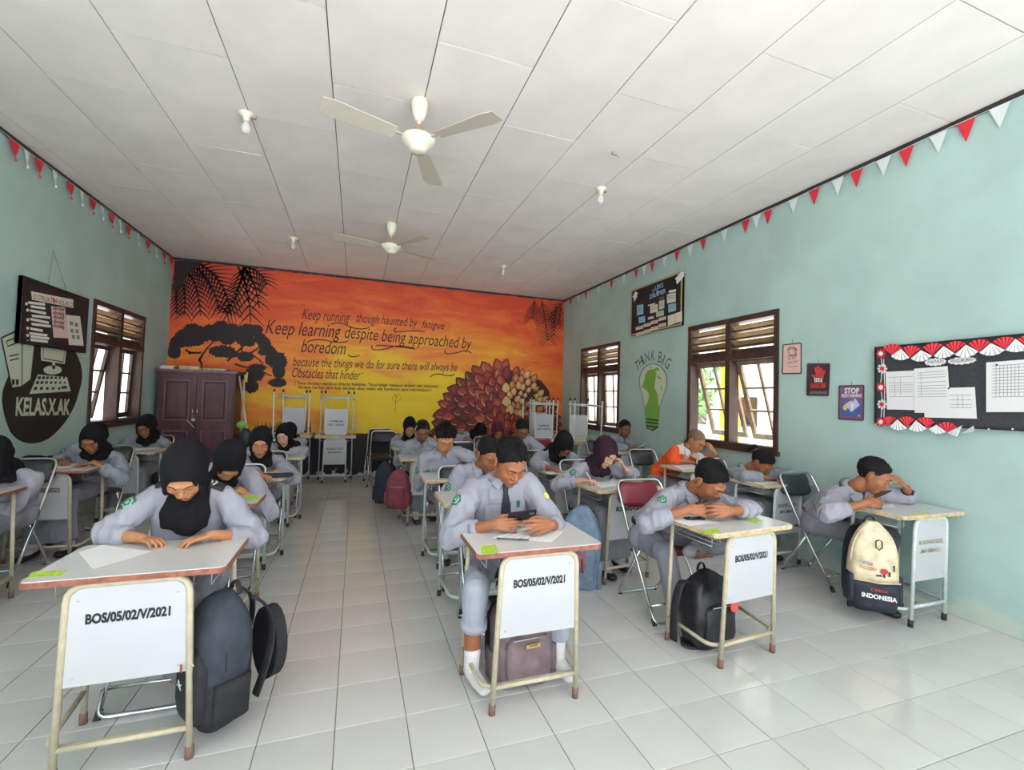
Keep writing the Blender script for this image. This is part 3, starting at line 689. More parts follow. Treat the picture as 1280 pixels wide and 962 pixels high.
def f2(D):
    for a, b, c in (((372, 425), (395, 455), (420, 480)), ((400, 355), (412, 400), (420, 450)), ((428, 340), (432, 390), (438, 450)), ((460, 360), (455, 400), (455, 450)), ((492, 380), (478, 420), (468, 460))): D.stroke(bez(a, b, c), .022, 1)
    D.poly([(405, 430), (470, 430), (475, 470), (400, 470)], 1, .009, .0004)
    D.poly([(392, 455), (470, 455), (470, 498), (392, 498)], 2, .010, .0004); D.text('STOP', (398, 492), (465, 492), .04, mi=0, lift=.0112, offset=.02)
    D.text('NARKOBA', (352, 558), (510, 558), .05, mi=1, lift=.010, offset=.03); D.poly([(345, 592), (520, 592), (518, 618), (343, 618)], 3, .010, .0004)
poster([(322, 318), (545, 318), (532, 635), (315, 630)], mat('dark brown poster', srgb(70, 50, 54), rough=.5), 'dark poster with a red raised hand, middle of the three small posters', f2, [M_black, mat('poster red', srgb(205, 70, 66)), M_white, mat('poster grey', srgb(110, 105, 108))], Medge)
def f3(D):
    D.poly([(665, 700), (870, 700), (865, 845), (660, 840)], 0, .009, .0004); D.poly([(700, 720), (800, 660), (850, 730), (760, 800)], 4, .0096, .0004)
    D.text('STOP', (695, 612), (842, 612), .045, mi=1, lift=.011, offset=.035); D.text('BODY SHAMING', (668, 652), (868, 652), .028, mi=1, lift=.011, offset=.03)
    D.poly(circ(772, 672, 24, 20, 0, 6.28, 12)[:-1], 2, .0104, .0004); D.poly(circ(702, 755, 24, 28, 0, 6.28, 12)[:-1], 3, .0104, .0004); D.poly([(760, 720), (785, 715), (780, 790), (765, 790)], 1, .0104, .0004); D.poly(circ(842, 835, 14, 14, 0, 6.28, 10)[:-1], 5, .0104, .0004)
poster([(642, 540), (885, 535), (880, 882), (636, 870)], mat('purple poster', srgb(130, 90, 130), rough=.5), 'purple and blue poster headed STOP, nearest the big notice board', f3, [mat('poster blue', srgb(70, 100, 160)), M_white, mat('poster grey green', srgb(110, 130, 130)), mat('poster yellow', srgb(226, 190, 90)), mat('poster lilac', srgb(190, 190, 225)), mat('poster pink', srgb(225, 130, 120))], Medge)

# ---- right wall: big notice board
b_ = board('notice_board', 'big charcoal notice board with red and white paper trim on the right wall', ((1.0, 1.335), (2.53, 1.965)), 1, .02, .012, M_black, mat('charcoal board cloth', srgb(62, 62, 68), rough=.9, noise_amt=.15, noise_scale=60))
xb = XR-.012-.028; o3, s3 = (1080, 400), 6.01
def fan(ap, l, r, m_, label, group, cat='paper fan', lift=.004):
    label = nth(group)+' '+label+' from the left'
    A, L, R_ = wp([ap, l, r], o3, s3, 0, xb-lift)
    n = 10; vs = [A+NR*.004]; 
    va, vb = L-A, R_-A; la, lb = np.linalg.norm(va), np.linalg.norm(vb)
    ang = math.acos(np.clip(va@vb/la/lb, -1, 1)); e1 = va/la; e2 = vb/lb-e1*math.cos(ang); e2 /= np.linalg.norm(e2)
    for i in range(n+1):
        a = ang*i/n; q = la+(lb-la)*i/n
        vs.append(A+(e1*math.cos(a)+e2*math.sin(a))*q+NR*(.010 if i % 2 else .001))
    mb = MB(); fs = [(0, i+1, i+2) for i in range(n)]
    if np.cross(vs[1]-vs[0], vs[3]-vs[0]) @ NR < 0: fs = [f[::-1] for f in fs]
    k = len(vs); back = [v-NR*.0012 for v in vs]; mb.add(vs+back, fs+[tuple(q+k for q in f[::-1]) for f in fs])
    return tag(mb.build('paper_fan', m_), label, cat, group)
for ap, l, r in (((212, 262), (140, 215), (285, 205)), ((345, 280), (290, 210), (425, 215)), ((512, 262), (440, 210), (590, 185)), ((680, 240), (612, 195), (765, 175)), ((865, 230), (780, 185), (950, 165)), ((1060, 215), (965, 170), (1130, 135)), ((1240, 200), (1150, 150), (1320, 120))):
    fan(ap, l, r, M_red, 'red pleated paper fan along the notice board top edge,', 'red fans on top of the notice board')
for ap, l, r in (((280, 215), (205, 265), (342, 282)), ((430, 225), (350, 285), (512, 268)), ((600, 195), (522, 265), (680, 250)), ((768, 185), (680, 255), (862, 235)), ((955, 172), (865, 240), (1060, 225)), ((1140, 140), (1060, 220), (1235, 215))):
    fan(ap, l, r, M_white, 'white pleated paper fan hanging at the notice board top,', 'white fans on top of the notice board', lift=.010)
for ap, l, r in (((185, 795), (135, 750), (240, 735)), ((330, 802), (258, 745), (380, 742)), ((482, 806), (395, 750), (532, 765)), ((630, 842), (552, 788), (698, 800))):
    fan(ap, l, r, M_red, 'red pleated paper fan along the notice board bottom edge,', 'red fans below the notice board')
for ap, l, r in (((252, 745), (195, 795), (320, 812)), ((392, 752), (335, 812), (470, 815)), ((545, 785), (490, 812), (615, 838)), ((740, 790), (630, 842), (700, 872)), ((735, 850), (825, 790), (828, 838))):
    fan(ap, l, r, M_white, 'white pleated paper fan along the notice board bottom edge,', 'white fans below the notice board', lift=.010)
for k, (x, y, c) in enumerate(((135, 252, 0), (145, 365, 1), (135, 505, 0), (143, 632, 1), (135, 765, 0))):
    D = Dec(o3, s3, 0, xb, NR, .012); m1, m2 = (1, 0) if c else (0, 1)
    for j in range(8):
        a = j*math.pi/4; D.poly([(x+8*math.cos(a-.5), y+8*math.sin(a-.5)), (x+34*math.cos(a-.28), y+34*math.sin(a-.28)), (x+38*math.cos(a), y+38*math.sin(a)), (x+34*math.cos(a+.28), y+34*math.sin(a+.28)), (x+8*math.cos(a+.5), y+8*math.sin(a+.5))], m1, .012+.001*(j % 2), .0008)
    D.poly(circ(x, y, 17, 17, 0, 6.0, 12), m2, .0145, .002)
    tag(D.mb.build('paper_flower', [M_red, M_white]), ('white paper flower with a red centre' if c else 'red paper flower with a white centre')+', %s from the top of the notice board' % ORD[k], 'paper flower', ('white' if c else 'red')+' paper flowers')
D = Dec(o3, s3, 0, xb, NR, .004); D.stroke([(130, 280), (140, 340), (128, 480), (140, 610), (130, 740)], .006); D.stroke([(150, 290), (158, 500), (152, 730)], .006)
tag(D.mb.build('ribbon', M_white), 'thin white ribbon linking the paper flowers on the notice board', 'ribbon')
def doc(pts, label, rows, cols, lift):
    P_ = pts
    def ex(D):
        def L_(u, v):
            a = np.array(P_[0])*(1-u)+np.array(P_[1])*u; b = np.array(P_[3])*(1-u)+np.array(P_[2])*u; return tuple(a*(1-v)+b*v)
        for v in rows: D.stroke([L_(.1, v), L_(.92, v)], .0035, 1, lift+.0026)
        for u in cols: D.stroke([L_(u, rows[0]), L_(u, rows[-1])], .0025, 1, lift+.0026)
    paper_on(pts, 'document', label, 'paper', None, o3, s3, 0, xb, NR, [M_white, M_ink], extra=ex, lift=lift)
doc([(163, 388), (382, 378), (387, 675), (175, 670)], 'leftmost white document pinned on the notice board', (.15, .3, .36, .42, .48, .54, .66), (.3, .5), .001)
doc([(458, 512), (835, 503), (850, 740), (456, 730)], 'low wide white document partly under its neighbour on the notice board', (.25, .4, .55, .65), (.65, .75), .002)
doc([(380, 365), (632, 345), (655, 700), (385, 695)], 'tallest white document with ruled lines, second from the left on the notice board', (.1, .16, .22, .32, .4, .46, .52, .58, .64), (.2,), .0045)
doc([(920, 318), (1330, 286), (1330, 690), (920, 690)], 'large white timetable sheet at the right of the notice board', (.08, .14, .2, .26, .32, .38, .44, .5, .56, .62, .7), (.18, .25, .32, .39, .46, .53, .6, .7, .8), .001)
for (a, b), (c, d), tx, lb in (((465, 320), (625, 310), 'PAPAN', 'left white cloud-shaped label on the notice board'), ((640, 312), (850, 298), 'PENGUMUMAN', 'right white cloud-shaped label on the notice board')):
    D = Dec(o3, s3, 0, xb, NR, .012); cx, cy, rx = (a+c)/2, (b+d)/2, (c-a)/2; n = 28
    D.poly([(cx+rx*(1+(.06 if i % 2 else -.04))*math.cos(i*6.2832/n), cy+(d-b)/2*math.cos(i*6.2832/n)+27*(1+(.14 if i % 2 else -.1))*math.sin(i*6.2832/n)) for i in range(n)], 0, th=.0015)
    D.text(tx, (a+22, b+12), (c-18, d+10), .028, mi=1, lift=.0142, offset=.02)
    tag(D.mb.build('cloud_label', [M_white, M_ink]), lb, 'label')
for x, y in ((940, 818), (1120, 818), (640, 512), (1000, 335)):
    p = wp([(x, y)], o3, s3, 0, xb)[0]
    tag(MB().ell(p+NR*.006, (.006, .006, .006), None, 8, 6).build('push_pin', M_white if y > 800 else M_black), 'tiny push pin in the big notice board, %s' % {(940, 818): 'lower left one', (1120, 818): 'lower right one', (640, 512): 'between the documents', (1000, 335): 'on the timetable'}[(x, y)], 'pin', 'push pins')

# ---- bunting
def flag(px, py, side, m_, col, w_=.105, h=.15, curl=0):
    p = on(px, py, 0, XR if side > 0 else XL); y = p[1]; s = -side
    t_ = []; x0 = (XR if side > 0 else XL)+s*.02
    mb = MB(); n = 4; A = []
    for i in range(n+1):
        v = i/n; hw = w_/2*(1-v)+.001; k = 0; q_ = curl*v*v*.03
        A += [(x0+s*(.004+q_), y-hw, 3.535-h*v), (x0+s*(.004+q_*.5+curl*.006*math.sin(v*5)), y+hw, 3.535-h*v)]
    fs = [(2*i, 2*i+1, 2*i+3, 2*i+2) for i in range(n)]; N = len(A)
    B = [(a[0]-s*.001, a[1], a[2]) for a in A]
    mb.add(A+B, fs+[tuple(q+N for q in f[::-1]) for f in fs]+[(0, N, N+1, 1)])
    sd = 'right' if side > 0 else 'left'
    tag(mb.build('bunting_flag', m_), '%s %s triangular bunting flag %s on the %s wall' % (nth(col+sd), col, 'counted from the camera end', sd), 'flag', '%s flags of the %s bunting' % (col, sd))
rf = [(1210, 148), (1135, 178), (1073, 208), (1020, 234), (962, 258), (934, 272), (881, 293), (848, 309), (817, 322), (797, 332), (766, 347), (734, 360), (715, 368)]
for i, (x, y) in enumerate(rf):
    flag(x, y, 1, M_red, 'red')
    if i+1 < len(rf):
        a = on(x, y, 0, XR)[1]; c = on(*rf[i+1], 0, XR)[1]
        if c-a > .14:
            flag((x+rf[i+1][0])/2+ (3 if x > 1000 else 0), (y+rf[i+1][1])/2, 1, M_wpaper, 'white')
flag(1252, 130, 1, M_wpaper, 'white')
lf = [(14, 168), (45, 190), (85, 220), (113, 243), (137, 262), (158, 278), (183, 295), (203, 310), (212, 317)]
for i, (x, y) in enumerate(lf):
    flag(x, y, -1, M_red, 'red', .125, .17, 1)
    if i+1 < len(lf)-1: flag((x+lf[i+1][0])/2, (y+lf[i+1][1])/2, -1, M_wpaper, 'white', .06, .16, 1)
for side in (1, -1):
    x0 = (XR-.024) if side > 0 else XL+.024
    mb = MB().tube([(x0, y, 3.537+.004*math.sin(y*7)) for y in np.linspace(.6, YB-.05, 40)], .0025, 5)
    tag(mb.build('bunting_string', M_wpaper), 'thin string carrying the flags along the top of the %s wall' % ('right' if side > 0 else 'left'), 'string')

# ---- ceiling fans and bulbs
M_fan = mat('cream fan plastic', srgb(232, 228, 208), rough=.35); M_blade = mat('pale beige fan blade', srgb(205, 198, 184), rough=.4); M_fcap = mat('brown pink fan cap', srgb(178, 150, 136), rough=.5)
def ceiling_fan(x, y, zb, angs, label, sc=1):
    t_ = thing('ceiling_fan', label, 'ceiling fan', (x, y, zb))
    H_ = ZC-zb
    MB().lathe([(.012, H_-.16), (.03, H_-.155), (.05, H_-.10), (.062, H_-.03), (.055, H_-.001)], seg=20).build('canopy', M_fan, t_)
    MB().lathe([(.012, .10), (.012, H_-.1)], seg=10).build('down_rod', M_fan, t_)
    MB().lathe([(.075, .05), (.05, .085), (.02, .14), (.012, .15)], seg=20).build('cap', M_fcap, t_)
    MB().lathe([(.02, -.055), (.055, -.05), (.06, -.035), (.085, -.01), (.12, .025), (.118, .045), (.09, .06), (.05, .062)], seg=28).build('motor_housing', M_fan, t_)
    for a in angs:
        L = .60*sc; mb = MB(); n = 6
        vs = []
        for i in range(n+1):
            q = .17+(L-.17)*i/n; w_ = .055+.03*i/n; 
            if i == n: w_ *= .8
            vs += [(q, -w_, .03-.010), (q, w_, .03+.012)]
        N = len(vs); fs = [(2*i, 2*i+2, 2*i+3, 2*i+1) for i in range(n)]
        mb.add(vs+[(a_, b_, c-.004) for a_, b_, c in vs], fs+[tuple(q+N for q in f[::-1]) for f in fs]+[(2*i, 2*i+N, 2*i+2+N, 2*i+2) for i in range(n)]+[(2*i+1, 2*i+3, 2*i+3+N, 2*i+1+N) for i in range(n)]+[(0, 1, 1+N, N), (2*n+1, 2*n, 2*n+N, 2*n+1+N)])
        mb.box((.13, 0, .03), (.12, .03, .006))
        o = mb.build('blade', M_blade, t_); o.rotation_euler = (0, 0, a)
    return t_
def ang_to(cx, cy, z, px, py):
    p = on(px, py, 2, z); return math.atan2(p[1]-cy, p[0]-cx)
FZ = 3.25
ceiling_fan(.35, 3.23, FZ, [ang_to(.35, 3.23, FZ, *q) for q in ((400, 135), (622, 150), (545, 243))], 'nearer cream three-blade ceiling fan', 1.1)
ceiling_fan(.33, 5.68, FZ, [ang_to(.33, 5.68, FZ, *q) for q in ((425, 300), (545, 296), (535, 325))], 'farther cream three-blade ceiling fan', 1.1)
M_cer = mat('white ceramic lamp holder', srgb(236, 232, 214), rough=.3)
bg_ = bpy.data.materials.new('clear lamp bulb glass'); bg_.use_nodes = True; bb = bg_.node_tree.nodes['Principled BSDF']; bb.inputs['Base Color'].default_value = (.9, .9, .88, 1); bb.inputs['Roughness'].default_value = .08; bb.inputs['Alpha'].default_value = .45
for (x, y), lb, bl in zip(((-.88, 3.88), (2.23, 3.91), (-.9, 6.77), (2.14, 6.79)), ('ceiling lamp holder with a clear bulb, left of the nearer fan', 'nearer ceiling lamp holder on the right side of the ceiling', 'ceiling lamp holder left of the farther fan', 'farthest lamp holder on the right side of the ceiling'), (1, 1, 1, 1)):
    t_ = thing('ceiling_lamp', lb, 'lamp', (x, y, ZC))
    MB().lathe([(.022, -.06), (.024, -.03), (.05, -.012), (.055, -.001)], seg=18).build('lamp_holder', M_cer, t_)
    MB().box((.05, 0, -.02), (.03, .03, .025)).build('holder_clip', M_fcap, t_)
    MB().lathe([(.004, -.155), (.02, -.15), (.031, -.125), (.03, -.105), (.016, -.075), (.014, -.055)], seg=16).build('bulb', bg_, t_)
for (x, y) in ((768, 190),):
    p = on(x, y, 2, ZC); MB_ = MB().box((p[0], p[1], ZC-.012), (.04, .02, .022)).tube([(p[0], p[1], ZC-.01), (p[0]+.05, p[1]+.01, ZC-.03)], .003, 5)
    tag(MB_.build('loose_wire', M_fcap), 'bare wire stub sticking out of the ceiling', 'wire')
# ------------------------------------------------------------------ desks
M_top = mat('white laminate desk top', (.62, .61, .60), rough=.22, noise_amt=.05, noise_scale=5)
M_edge = mat('brown worn desk edge', srgb(150, 92, 74), rough=.6, noise_amt=.3, noise_scale=40)
M_edge2 = mat('tan plywood desk edge', srgb(205, 180, 140), rough=.6, noise_amt=.25, noise_scale=40)
M_beige = mat('beige painted steel', srgb(196, 186, 160), rough=.4, noise_amt=.12, noise_scale=30)
M_wst = mat('white painted steel', srgb(206, 216, 214), rough=.4, noise_amt=.1, noise_scale=30)
M_panel = mat('white desk front panel', (.52, .53, .56), rough=.35, noise_amt=.04, noise_scale=3)
M_foot_b = mat('brown rubber foot', srgb(128, 96, 86), rough=.7); M_foot_k = mat('black rubber foot', (.03, .03, .035), rough=.7)
M_wire = mat('steel wire', (.55, .55, .52), rough=.35, metal=.6)
M_stencil = mat('black stencil paint', srgb(34, 34, 38), rough=.7)
M_stbr = mat('faded brown stencil paint', srgb(150, 128, 96), rough=.7)
M_strd = mat('dull red stencil paint', srgb(120, 84, 90), rough=.7)
def rrect(w_, d_, r, n=5):
    pts = []
    for sx, sy, a0 in ((1, 1, 0), (-1, 1, 90), (-1, -1, 180), (1, -1, 270)):
        for k in range(n+1):
            a = R(a0+90*k/n); pts.append((sx*(w_/2-r)+r*math.cos(a), sy*(d_/2-r)+r*math.sin(a)))
    return pts
def arc_path(P, r, n=4):
    """polyline with rounded corners"""
    out = [np.array(P[0], float)]
    for i in range(1, len(P)-1):
        a, b, c = (np.array(q, float) for q in P[i-1:i+2]); u = a-b; v = c-b; lu, lv = np.linalg.norm(u), np.linalg.norm(v)
        q = min(r, lu*.45, lv*.45); p0, p1 = b+u/lu*q, b+v/lv*q
        for t in np.linspace(0, 1, n): out.append((1-t)**2*p0+2*t*(1-t)*b+t*t*p1)
    out.append(np.array(P[-1], float)); return out
DH = .752
def make_desk(kind, text, loc, label, group=None, rz=0, tcol=None, detail=True, edge=None, fm=None, W=.64, Dp=.42):
    t_ = thing('school_desk', label, 'desk', loc, rz, group)
    fm = fm or (M_beige if kind == 'A' else M_wst); ft = M_foot_b if kind == 'A' else M_foot_k
    lp = rrect(W-.006, Dp-.006, .028)
    MB().prism([(x, y, DH-.006) for x, y in lp], (0, 0, 1), .006).build('tabletop', M_top, t_)
    lp = rrect(W, Dp, .03); e = MB(); e.prism([(x, y, DH-.024) for x, y in lp], (0, 0, 1), .0205)
    e.build('edge_band', edge or (M_edge if kind == 'A' else M_edge2), t_)
    fw, tw = (.212, .19) if kind == 'A' else (.178, .165); r_ = .0125
    P = arc_path([(-fw, -.155, .03), (-tw, -.175, .715), (tw, -.175, .715), (fw, -.155, .03)], .06, 5)
    MB().tube(P, r_, 10).build('front_frame', fm, t_)
    cross = .11
    pz0 = .345 if kind == 'A' else .30
    def hw(z): return fw+(tw-fw)*(z-.03)/.685
    def fy(z): return -.155-.02*(z-.03)/.685
    n = 4; L = [(-hw(pz0)+.008, pz0), (hw(pz0)-.008, pz0), (hw(.655)-.008, .655)]+[(tw-.008-.05*(1-math.cos(a)), .655+.05*math.sin(a)) for a in np.linspace(0, math.pi/2, n)][1:]+[(-tw+.008+.05*(1-math.cos(a)), .655+.05*math.sin(a)) for a in np.linspace(math.pi/2, 0, n)]
    pn = MB().prism([(x, fy(z)-.003, z) for x, z in L], (0, 1, 0), .007).build('front_panel', M_panel, t_)
    if text:
        mb = MB(); h0 = (.572 if kind == 'A' else .545)
        for i, s_ in enumerate(text):
            z = h0-i*.058; x0 = .132 if kind == 'A' else .125
            hh = .034 if kind == 'A' else .026
            put_text(mb, s_, (-x0*(1 if i == 0 else .85), fy(z)-.0035, z), (x0*(1 if i == 0 else .85), fy(z)-.0035, z), hh, (0, 0, 1), (0, -.0008, 0), offset=.05 if kind == 'A' else .025)
            # stencil bridges: thin upright gaps in the strokes
            if False:
                k = len(s_); 
                for j in range(k):
                    x = -x0+(j+.5)*2*x0/k; mb.bbox((x-.0008, fy(z)-.0052, z-.001), (x+.0008, fy(z)-.0045, z+.033), 1)
        mb.build('stencil_lettering', [tcol or M_stencil, M_panel], pn)
    if detail:
        for x, z in ((-.155, .66), (.155, .66), (-.165, pz0+.03), (.165, pz0+.03)):
            if kind == 'B': x *= .85
            MB().ell((x, fy(z)-.004, z), (.005, .003, .005), None, 8, 5).build('screw', M_wire, pn)
    bx = .275 if kind == 'A' else .262
    for s_ in (-1, 1):
        MB().tube(arc_path([(s_*bx, .185, .03), (s_*(bx-.005), .165, .718), (s_*(bx-.012), -.14, .718)] if kind == 'B' else [(s_*bx, .185, .03), (s_*(bx-.01), .165, .728)], .05), .0115, 10).build('back_leg', fm, t_)
        MB().tube([(s_*bx, .186, .0), (s_*bx, .1855, .045)], .0145, 10).build('rubber_foot', ft, t_)
        MB().tube([(s_*fw, -.153, .0), (s_*fw, -.155, .048)], .0155, 10).build('rubber_foot', ft, t_)
    MB().tube(arc_path([(-bx, .18, cross+.03), (-bx+.02, -.13, cross), (bx-.02, -.13, cross), (bx, .18, cross+.03)], .07, 5), .011, 8).build('foot_rail', fm, t_)
    if kind == 'A': MB().tube([(-fw+.003, -.157, cross+.01), (fw-.003, -.157, cross+.01)], .011, 8).build('front_rail', fm, t_)
    else: MB().tube([(-fw+.003, -.157, cross+.02), (fw-.003, -.157, cross+.02)], .010, 8).build('front_rail', fm, t_)
    bk = MB(); wz = .655
    for z in (wz, .718): bk.tube([(-.25, -.12, z), (-.25, .17, z), (.25, .17, z), (.25, -.12, z)], .003, 5)
    for x in np.linspace(-.25, .25, 9): bk.tube([(x, .17, .722), (x, .17, wz), (x, -.12, wz), (x, -.12, .722)], .0022, 4)
    bk.build('wire_basket', M_wire if kind == 'A' else M_wst, t_)
    return t_
TA = ['BOS/05/02/V/2021']; TB = ['BOS/SI/C.1/2021', 'SMKN SEMBAKUNG 1']
DESKS = {
 'A1': ((-.78, 2.27), 'A', TA, 'beige-framed desk with brown edge under the girl in front at the left', None),
 'A2': ((-.88, 3.40), 'A', None, 'second desk of the left aisle row, green sticker on its corner', None),
 'A3': ((-.84, 4.31), 'B', TB, 'third desk of the left aisle row, white frame, dark pencil case on it', None),
 'A4': ((-.83, 5.56), 'B', TB, 'fourth desk of the left aisle row', None),
 'A5': ((-.95, 6.60), 'A', None, 'last desk of the left aisle row, near the stacked desks', None),
 'G6': ((-2.44, 3.84), 'A', None, 'desk cut off by the left edge of the picture', None),
 'G7': ((-2.42, 4.93), 'A', ['BOS/05/08/2022'], 'desk below the oval emblem at the left wall', None),
 'G8': ((-2.41, 6.20), 'B', TB, 'white-framed desk under the left window', None),
 'C1': ((.853, 2.16), 'A', TA, 'front desk in the middle with brown edge, pen and green sticker', None),
 'C2': ((.885, 3.12), 'B', TB, 'second desk of the middle row, directly behind the front one', None),
 'C3': ((.885, 3.98), 'B', TB, 'third desk of the middle row, white frame', None),
 'C4': ((.80, 5.30), 'A', None, 'fourth desk of the middle row, red bag hanging on it', None),
 'C5': ((.80, 6.35), 'B', None, 'last desk of the middle row', None),
 'D1': ((2.15, 2.17), 'A', TA, 'beige-framed desk with blurred lettering beside the red chair', None),
 'D2': ((2.12, 3.34), 'A', ['BOS/05/02/V/2021'], 'desk with the grey blue bag on its side, behind the red chair', None),
 'D3': ((2.08, 4.20), 'A', None, 'desk of the girl with head bent low, third in its row', None),
 'D4': ((2.06, 5.25), 'B', None, 'desk of the boy sitting before the painted fruit', None),
 'D5': ((1.95, 6.05), 'B', None, 'desk of the girl in the maroon headscarf', None),
 'D6': ((1.78, 7.02), 'A', None, 'rearmost desk in front of the painted fruit, left side', None),
 'E1': ((3.745, 2.16), 'B', ['BOS/04/07/2023', 'SMKN SEMBAKUL 1'], 'white desk against the right wall, cream bag hanging on its side', None),
 'E2': ((3.74, 3.24), 'B', ['BOS/SI/C.1/2021', 'SMKN SEMBAKUL 1'], 'white desk behind the black folding chair at the right wall', None),
 'E3': ((3.62, 4.12), 'A', None, 'desk of the boy in the orange shirt below the window', None),
 'E4': ((3.66, 5.58), 'B', ['BOS/SI/C.1/2021', 'SMKN SEMBAKUL 1'], 'farthest desk at the right wall, below the painted bulb', None),
}
for k, (p, kd, tx, lb, _) in DESKS.items():
    rz = {'D1': R(5), 'D2': R(5), 'E2': R(3)}.get(k, 0)
    make_desk(kd, tx, (p[0], p[1], 0), lb, rz=rz, tcol={'E1': M_stbr, 'G7': M_strd}.get(k), detail=k in ('A1', 'C1', 'D1', 'E1', 'D2', 'E2'),
              edge=M_edge2 if k in ('D1', 'D2', 'A5', 'D3', 'E3', 'C4') else None)
# stacked spare desks at the back
s0 = make_desk('B', TB, (-.30, 8.10, 0), 'lower desk of the stack standing free before the yellow wall', None)
dup(s0, (-.30, 8.10, 2*DH+.003), (math.pi, 0, R(180)), 'upturned desk standing on the free stack before the yellow wall')
dup(s0, (-.98, 8.20, 0), (0, 0, 0), 'lower desk of the stack beside the cupboard')
dup(s0, (-.98, 8.20, 2*DH+.003), (math.pi, 0, 0), 'upturned desk on top of the stack beside the cupboard')
k_ = 0
for x, y, nm in ((3.10, 7.40, 'left'), (3.42, 8.1, 'rear'), (3.72, 6.95, 'right')):
    dup(s0, (x, y, 0), (0, 0, 0), 'lower desk of the %s stack in the right back corner' % nm)
    dup(s0, (x, y, 2*DH+.003), (math.pi, 0, R(0 if nm != 'left' else 180)), 'upturned desk on the %s stack in the right back corner' % nm)

# ------------------------------------------------------------------ folding chairs
M_chr = mat('chrome tube', (.62, .63, .65), rough=.18, metal=1)
M_vb = mat('black vinyl pad', (.025, .027, .033), rough=.4, bump=.1, bump_scale=200)
M_vr = mat('maroon vinyl pad', srgb(122, 28, 44), rough=.35, bump=.1, bump_scale=200)
def make_chair(pad, label, loc, rz=0, group=None, loop=False):
    t_ = thing('folding_chair', label, 'chair', loc, rz, group); r_ = .0105; hw = .20
    # back and front legs: one inverted U from the front feet up over the backrest
    P = arc_path([(-hw-.01, -.22, .02), (-hw, .09, .50), (-hw+.004, .285, .85), (hw-.004, .285, .85), (hw, .09, .50), (hw+.01, -.22, .02)], .07, 6)
    MB().tube(P, r_, 10).build('back_frame', M_chr, t_)
    if loop: MB().tube(arc_path([(-hw-.012, -.17, .10), (-hw-.012, -.235, .012), (hw+.012, -.235, .012), (hw+.012, -.17, .10)], .05, 5), r_, 10).build('floor_rail', M_chr, t_)
    P = arc_path([(-hw+.02, -.02, .43), (-hw+.02, .26, .012), (hw-.02, .26, .012), (hw-.02, -.02, .43)], .05, 5)
    MB().tube(P, r_, 10).build('rear_leg_frame', M_chr, t_)
    MB().tube([(-hw+.003, -.17, .10), (hw-.003, -.17, .10)], .008, 8).build('front_rung', M_chr, t_)
    for s_ in (-1, 1):
        MB().tube([(s_*(hw+.01), -.232, 0), (s_*(hw+.009), -.21, .035)], .0145, 8).build('rubber_foot', M_foot_k, t_)
        MB().tube([(s_*(hw-.045), .262, 0), (s_*(hw-.045), .262, .02)], .014, 8).build('rubber_foot', M_foot_k, t_)
        MB().tube([(s_*(hw-.004), .105, .53), (s_*(hw-.014), .08, .42)], .009, 6).build('hinge_bracket', M_chr, t_)
    # seat pad
    def pad_mesh(w0, w1, d_, th, zf, yf, n=10, m=8, tiltfn=None):
        mb = MB(); top = []; 
        for i in range(n+1):
            u = -1+2*i/n
            for j in range(m+1):
                v = -1+2*j/m; su = math.copysign(abs(u)**.8, u)
                k = max(0, 1-u**6)*max(0, 1-v**6)
                ww = (w0+(w1-w0)*(v+1)/2)/2
                x = u*ww*(1-.10*max(0, abs(v)-.6)/.4*abs(u)); y = v*d_/2*(1-.10*max(0, abs(u)-.6)/.4*abs(v))
                top.append((x, y, th*(k**.35)))
        N = len(top); vs = [tiltfn(x, y, z) for x, y, z in top]+[tiltfn(x, y, -.3*z-.004) for x, y, z in top]
        fs = []
        for i in range(n):
            for j in range(m):
                a = i*(m+1)+j; fs.append((a, a+m+1, a+m+2, a+1)); fs.append((a+N, a+1+N, a+m+2+N, a+m+1+N))
        for i in range(n):
            a, b = i*(m+1), (i+1)*(m+1); fs.append((a, a+N, b+N, b)); a += m; b += m; fs.append((a, b, b+N, a+N))
        for j in range(m):
            fs.append((j, j+1, j+1+N, j+N)); a = n*(m+1)+j; fs.append((a, a+N, a+1+N, a+1))
        return mb.add(vs, fs, 0, True)
    pad_mesh(.39, .37, .38, .03, 0, 0, tiltfn=lambda x, y, z: (x, y-.02, .425+z-.02*y)).build('seat', pad, t_)
    c, s_ = math.cos(R(-74)), math.sin(R(-74))
    # backrest curved, leaning with the frame
    def bf(x, y, z):
        q = z+.05*(x/.2)**2*-1+.01
        return (x, .255+y*.48*-1*-.55-q*.9, .745+y*.9-q*.3)
    pad_mesh(.38, .36, .20, .022, 0, 0, n=12, tiltfn=bf).build('backrest', pad, t_)
    return t_
ch0 = make_chair(M_vb, 'black folding chair pulled out behind the white desk at the right wall', (3.82, 2.78, 0))
chr_ = make_chair(M_vr, 'maroon folding chair of the boy at the right front', (2.10, 2.72, 0), loop=True)
make_chair(M_vb, 'folding chair of the girl in front at the left, chrome floor rail showing', (-.80, 2.69, 0), loop=True)
def chair_at(k, dx=0, dy=.50, red=False, label='', rz=0):
    p = DESKS[k][0]; dup(chr_ if red else ch0, (p[0]+dx, p[1]+dy, 0), (0, 0, rz), label)
